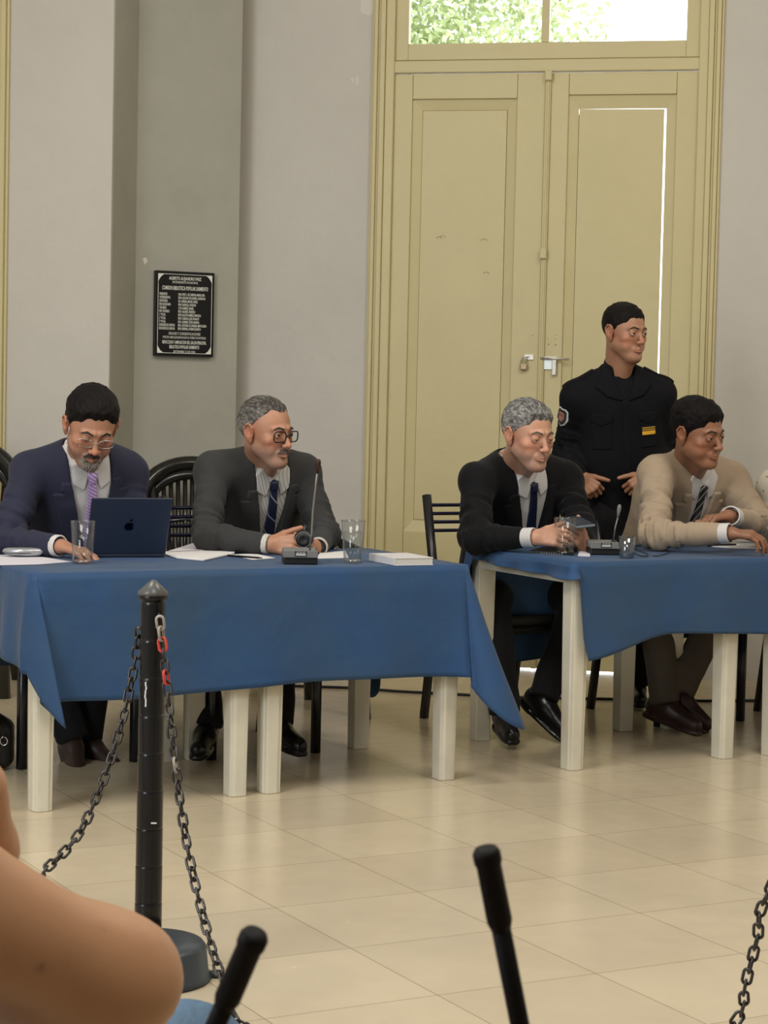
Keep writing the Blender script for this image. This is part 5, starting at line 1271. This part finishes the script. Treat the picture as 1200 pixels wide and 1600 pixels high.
# person 2 - grey suit
J2 = dict(H=st(417, 675, 7.22), N=st(410, 722, 7.36), SR=st(332, 737, 7.24), SL=st(472, 739, 7.46), P=V(-.52, 7.62, .56), ER=st(322, 838, 7.06), WR=st(418, 850, 6.98), EL=st(508, 835, 7.34), WL=st(497, 855, 7.10),
          KR=V(-.66, 7.28, .52), KL=V(-.36, 7.38, .52), AR=V(-.60, 7.06, .12), AL=V(-.36, 7.16, .12))
tie2 = mat('navy_tie', (.010, .016, .045), .5, stripes=((.9, -.4, .35), 22, .07, (.35, .36, .40)))
make_person('person in a dark grey suit with black-framed glasses, looking right, hands clasped on the table', J2,
    dict(look=(50, 8), roll=-2, scale=1.02, skin='tan', hair=(.045, .040, .036), hair2=(.27, .25, .23), greyside=.55, greyall=.1, hairname='grizzled', hair_top=.005, hair_side=.004, hl=(.070, .088), slope=1.0, recede=.020, open=.0040, stubble=(.35, (.22, .19, .17)), moustache=(.09, .07, .06), brow=(.02, .015, .012),
         glasses=dict(col=(.008, .007, .007), r=.0024, w=.0255, h=.018, z=-.001, sq=.55), top='suit', cloth=grey, tie=tie2, shirt=shirts, trousers=drk, shoe=leatherb, toeR=(-.1, -1, -.1), toeL=(.55, -.8, -.1), bulk=1.04, vw=.068, vb=-.36, seed=8,
         handR=dict(d=(.85, -.1, -.02), palm=(.1, .8, -.3), thumb=(0, 0, 1), curl=(.45, .5, .55, .6), tdir=(.9, .1, .35)), handL=dict(d=(-.85, -.25, -.05), palm=(-.1, -.8, -.4), thumb=(0, .2, 1), curl=(.6, .6, .6, .6))))
# person 3 - black suit with phone
J3 = dict(H=st(826, 680, 7.48), N=st(805, 726, 7.70), SR=st(747, 752, 7.56), SL=st(880, 752, 7.80), P=V(.47, 7.93, .56), ER=st(742, 842, 7.42), WR=st(832, 840, 7.30), EL=st(908, 822, 7.62), WL=st(918, 862, 7.46),
          KR=V(.42, 7.66, .52), KL=V(.74, 7.76, .50), AR=V(.46, 7.52, .12), AL=st(850, 1088, 7.60))
tie3 = mat('plain_navy_tie', (.006, .009, .030), .45)
make_person('person in a black suit with navy tie and grey hair, looking down at a phone', J3,
    dict(look=(34, 11), roll=-1, scale=1.04, skin='light', hair=(.05, .047, .044), hair2=(.36, .35, .34), greyside=.15, greyall=.38, hairname='silver', hair_top=.010, hair_side=.005, quiff=.005, hl=(.086, .088), open=.0018, stubble=(.50, (.26, .18, .145)), brow=(.09, .065, .05), fat=.002,
         top='suit', cloth=black, tie=tie3, shirt=shirtw, trousers=drk, shoe=leatherb, toeR=(.15, -1, -.1), toeL=(.62, -.6, -.52), bulk=1.10, vw=.070, vb=-.36, seed=5, cuff=.80, chest=.182,
         handR=dict(d=(.9, -.1, .05), palm=(.15, .7, -.5), thumb=(0, .2, 1), curl=(.55, .6, .7, .8), tdir=(.9, 0, .35)), handL=dict(d=(-.35, -.45, .55), palm=(-.7, .3, .2), thumb=(-.1, -.7, .6), curl=(.85, .9, .95, 1.0), size=1.0)))
ph_c = st(902, 816, 7.40); phx = nrm(V(.9, .35, .10)); phy = nrm(V(-.35, .9, .16)); phn = np.cross(phx, phy)
pt = thing('smartphone', 'pale blue-grey phone held up in the hands of the person in the black suit', 'phone', ph_c); mb = MB(); mb.box(ph_c, (.040, .07, .0045), (phx, phy, phn)); mb.build('phone_body', mat('phone_shell', (.22, .28, .34), .25, .4), pt, bevel=.004)
mb = MB(); mb.box(ph_c+phn*.0048, (.036, .066, .0004), (phx, phy, phn)); mb.build('screen', mat('phone_screen', (.05, .06, .08), .1), pt)
# person 4 - beige suit leaning on crossed forearms
J4 = dict(H=st(1091, 677, 7.74), N=st(1078, 728, 7.95), SR=st(1026, 742, 7.84), SL=st(1142, 752, 8.06), P=V(1.07, 8.22, .56), ER=st(1022, 836, 7.55), WR=st(1138, 833, 7.40), EL=st(1190, 826, 7.88), WL=st(1142, 806, 7.50),
          KR=V(1.06, 7.98, .52), KL=V(1.36, 8.06, .52), AR=V(1.10, 7.86, .12), AL=st(1062, 1078, 7.90))
tie4 = mat('black_striped_tie', (.012, .012, .013), .5, stripes=((.75, -.2, -.62), 60, .16, (.40, .40, .38)))
make_person('person in a beige suit with striped black tie, leaning on crossed forearms and looking right', J4,
    dict(look=(42, 12), roll=-5, scale=1.05, skin='brown', hair=(.007, .006, .006), hairname='jet', hair_top=.014, hair_side=.004, quiff=.004, hl=(.084, .070), open=.0028, fat=.007, lips=1.25, brow=(.012, .008, .006),
         top='suit', cloth=beige, lapm=None or beige, tie=tie4, shirt=shirtw, trousers=brownt, shoe=leatherr, toeR=(.7, -.6, -.2), toeL=(.75, -.40, -.50), bulk=1.12, vw=.055, vb=-.34, seed=12, foldk=1.25, cuff=.86,
         handR=dict(d=(.9, -.12, -.05), palm=(.0, .2, -1), thumb=(0, 1, .2), curl=(.55, .6, .65, .7)), handL=dict(d=(-.85, -.25, -.12), palm=(-.3, -.1, -1), thumb=(-.2, .9, 0.2), curl=(.7, .75, .8, .8), tdir=(-.95, -.05, -.05))))
# guard
J5 = dict(H=st(977, 520, 8.36), N=st(967, 583, 8.44), SR=st(900, 622, 8.42), SL=st(1033, 616, 8.46), P=at(972, 800, 8.50), ER=st(884, 708, 8.52), WR=st(905, 744, 8.32), EL=st(1042, 706, 8.56), WL=st(1014, 742, 8.32),
          KR=at(995, 935, 8.48), KL=at(1040, 935, 8.52), AR=V(1.07, 8.52, .10), AL=V(1.22, 8.56, .10))
make_person('person in black uniform shirt with yellow badge, standing before the door, hands at belt', J5,
    dict(look=(36, 6), roll=0, scale=.98, skin=(.40, .20, .12), hair=(.010, .008, .007), hairname='cropped', hair_top=.008, hair_side=.001, hl=(.082, .078), open=.0036, fat=.003, brow=(.02, .013, .01), stubble=(.12, (.12, .10, .09)),
         top='uniform', cloth=unif, trousers=drk, shoe=leatherb, toeR=(.0, -1, 0), toeL=(.2, -1, 0), bulk=1.04, seed=21, trap=0, depth=.62, legr=(.095, .07, .06, .055), cuff=.93, foldk=.8,
         handR=dict(d=(.72, -.10, -.62), palm=(-.2, .95, 0), thumb=(.6, 0, .8), curl=(1.0, 1.1, 1.1, 1.1), tdir=(.85, -.1, -.18), size=.95), handL=dict(d=(-.72, -.10, -.62), palm=(.2, .95, 0), thumb=(-.6, 0, .8), curl=(1.0, 1.1, 1.1, 1.1), tdir=(-.85, -.1, -.18), size=.95)))
# belt buckle zone
# person 5 - cream shirt at the right border
J6 = dict(H=st(1310, 665, 8.08), N=st(1290, 722, 8.26), SR=st(1214, 764, 8.20), SL=st(1350, 775, 8.33), P=V(1.74, 8.52, .56), ER=st(1212, 850, 8.08), WR=st(1290, 862, 7.80), EL=st(1390, 850, 8.05), WL=st(1340, 862, 7.9),
          KR=V(1.72, 8.12, .52), KL=V(2.0, 8.22, .52), AR=V(1.74, 8.0, .12), AL=V(2.0, 8.1, .12))
cream_sh = mat('cream_print_shirt', (.60, .56, .46), .85, bump=.2, bscale=150)
_n = cream_sh.node_tree; vo = _n.nodes.new('ShaderNodeTexVoronoi'); vo.inputs['Scale'].default_value = 38; _tc = _n.nodes.new('ShaderNodeTexCoord'); _n.links.new(_tc.outputs['Object'], vo.inputs['Vector'])
_lt = _n.nodes.new('ShaderNodeMath'); _lt.operation = 'LESS_THAN'; _lt.inputs[1].default_value = .16; _n.links.new(vo.outputs['Distance'], _lt.inputs[0])
_mx = _n.nodes.new('ShaderNodeMixRGB'); _mx.inputs[1].default_value = (.60, .56, .46, 1); _mx.inputs[2].default_value = (.12, .13, .12, 1); _n.links.new(_lt.outputs[0], _mx.inputs[0]); _n.links.new(_mx.outputs[0], _n.nodes['Principled BSDF'].inputs['Base Color'])
make_person('person in a cream dotted shirt, only the shoulder in view at the right border', J6,
    dict(look=(20, 10), scale=1.0, skin='tan', hair=(.02, .015, .012), hairname='brown', top='shirt', cloth=cream_sh, trousers=mat('navy_trousers', (.006, .010, .022), .9), shoe=leatherb, toeR=(.3, -1, -.1), toeL=(.4, -1, -.1), seed=31, shr=.075, bulk=1.1,
         handR=dict(d=(.9, -.3, 0), palm=(0, 0, -1), thumb=(0, 1, 0)), handL=dict(d=(-.9, -.3, 0), palm=(0, 0, -1), thumb=(0, 1, 0))))
# person 6 - bare arm in the foreground
def fore_person():
    D = 1.62
    E = at(190, 1535, D); S_ = at(-170, 1385, 1.50); Wr = at(-190, 1590, 1.86)
    J = dict(P=V(-.60, 1.50, .48)); root = thing('person', 'blurred person in the near left corner, bare bent elbow and jeans knee in view', 'person', V(-.60, 1.50, 0))
    S0 = V(-.47, 1.40, .98); S1 = V(-.80, 1.50, 1.02); N0 = V(-.66, 1.44, 1.10); Hd = V(-.70, 1.52, 1.26); P0 = V(-.62, 1.30, .52)
    KR = at(285, 1668, 2.12); KL = V(-.52, 2.10, .55); AR0 = V(KR[0]-.02, 2.16, .12); AL0 = V(-.55, 2.2, .12); E2 = V(-.74, 1.72, .78); W2 = at(-30, 1330, 1.70)
    Hh = at(-38, 1230, 1.66)
    HF = frame(V(.1, 1, -.1)); loc = lambda P: (P-Hd.astype(f32))@HF.T.astype(f32)
    def f(P):
        d = cone(P, S_, E, .066, .0385); d = smin(d, cone(P, E, Wr, .040, .044), .035)
        d = smin(d, ell(P, E+V(-.060, 0, .012), (.085, .05, .046)), .04)
        d = smin(d, cone(P, S_, S0, .06, .06), .04)
        d = smin(d, cone(P, S0, S1, .06), .05); q = P*np.array([1, 1.3, 1], f32)
        d = smin(d, cone(q, N0*V(1, 1.3, 1)-V(0, 0, .15), P0*V(1, 1.3, 1), .15, .15), .05)
        d = smin(d, cone(P, N0-WZ*.03, Hd, .05, .05), .04)
        d = smin(d, cone(P, S1, E2, .05, .042), .03); d = smin(d, cone(P, E2, W2, .04, .028), .03)
        d = smin(d, cone(P, W2, Hh, .028, .026), .02); d = smin(d, cone(P, Wr, Wr+V(-.06, .05, -.06), .035, .028), .03)
        d = smin(d, head_local(loc(P), {}), .01)
        return d
    sk = np.array((.46, .245, .13))
    def col(vs):
        c = np.repeat(sk[None], len(vs), 0)*(1+.05*vnoise(vs, 14, 3)[:, None]+.02*vnoise(vs, 90, 3)[:, None])
        for x, y, r in ((63, 1512, .0032), (105, 1499, .0022), (160, 1450, .0015)):
            m = at(x, y, D-.06); dv = vs-m; dr = ray(x, y); dr = nrm(dr); dist = np.linalg.norm(dv-(dv@dr)[:, None]*dr, axis=1); k = np.exp(-(dist/r)**2)[:, None]*.7*(vs[:, 1:2] < D); c = c*(1-k)+np.array((.12, .04, .02))*k
        return c
    hands = []
    for W_, d_, pn_, s_ in ((Hh, nrm(V(-.35, -.1, .9)), V(-.7, .5, .2), V(.2, -.8, 0)), (Wr+V(-.06, .05, -.06), nrm(V(-.6, .4, -.6)), V(0, .2, -1), V(.6, .6, 0))):
        s_ = nrm(s_); pn_ = nrm(pn_)
        def hf(P, W_=W_, d_=d_, pn_=pn_, s_=s_):
            r = None
            for i, o_ in enumerate((.027, .009, -.009, -.027)):
                a = W_+s_*o_*.5; k = W_+s_*o_+d_*.08; m = k+nrm(d_+pn_*.5)*.04; t_ = m+nrm(d_*.4+pn_)*.04
                c = smin(cone(P, a, k, .013, .011), smin(cone(P, k, m, .0092, .0085), cone(P, m, t_, .0085, .0075), .002), .004); r = c if r is None else smin(r, c, .003)
            a = W_+s_*.02+d_*.02; return smin(r, cone(P, a, a+nrm(s_+d_)*.07, .014, .009), .006)
        hands.append((hf, W_-.2, W_+.2, .004))
    sdf_obj('body', f, V(-1.05, 1.15, .35), V(.0, 2.0, 1.45), .0065, mat('skin_near', tuple(sk), .5, sss=.15, attr='col', bump=.15, bscale=90, bdist=.002), root, colfn=col, parts=hands)
    def shirt(P):
        q = P*np.array([1, 1.3, 1], f32); d = smin(cone(P, S0+V(-.03, 0, .0), S1, .066), cone(q, N0*V(1, 1.3, 1)-V(0, 0, .15), P0*V(1, 1.3, 1), .158, .16), .05); return smax(d, -cone(P, N0-WZ*.02, N0+WZ*.3, .075, .1), .01)
    sdf_obj('shirt', shirt, V(-1.05, 1.1, .35), V(-.36, 1.8, 1.3), .01, mat('white_top', (.55, .55, .55), .9), root)
    denim = mat('denim', (.09, .16, .25), .85, var=.25, vscale=40, bump=.3, bscale=200, stretch=(3, 1, 1))
    def jeans(P):
        d = cone(P, P0+V(.09, 0, 0), P0-V(.09, 0, 0), .13)
        for H2, K2, A2 in ((P0+V(.1, 0, 0), KR, AR0), (P0-V(.1, 0, 0), KL, AL0)): d = smin(d, smin(cone(P, H2, K2, .095, .070), cone(P, K2, A2, .064, .052), .02), .03)
        return d-vnoise(P, 14, 3)*.004
    sdf_obj('jeans', jeans, V(-.95, 1.1, .03), V(.05, 2.4, .75), .01, denim, root)
    for A2 in (AR0, AL0):
        def sf(P, A2=A2):
            q = P-A2.astype(f32); d = smin(cone(q, (0, -.03, -.03), (0, .03, -.03), .04), cone(q, (0, .03, -.045), (0, .15, -.06), .042, .034), .03); return smax(d, -(q[..., 2]+.115), .003)
        sdf_obj('shoe', sf, A2-.24, A2+.24, .008, mat('white_shoe', (.5, .5, .5), .6), root)
    def hair(P):
        q = loc(P); return smax(cran_local(q)-.02-vnoise(q, 60, 1)*.003, (q[..., 1]-.05)-.5*(q[..., 2]-.02), .01)
    sdf_obj('hair', hair, Hd-.16, Hd+.16, .006, mat('hair_near', (.02, .012, .01), .5), root)
    # chair under the near person
    c = thing('visitor_chair', 'pale plastic chair under the person in the near left corner, mostly below the frame', 'chair', V(-.60, 1.42, 0))
    pw = mat('pale_plastic', (.6, .58, .52), .4)
    mb = MB(); mb.box((-.62, 1.42, .37), (.24, .24, .015)); mb.build('seat', pw, c, bevel=.01)
    mb = MB(); mb.box((-.62, 1.15, .68), (.24, .015, .22)); mb.build('backrest', pw, c, bevel=.01)
    for sx_ in (-.84, -.40):
        for sy_ in (1.2, 1.66): mb = MB(); mb.box((sx_, sy_, .19), (.02, .02, .19)); mb.build('leg', pw, c)
fore_person()

for _o in bpy.data.objects:
    if '_base' in _o: del _o['_base']
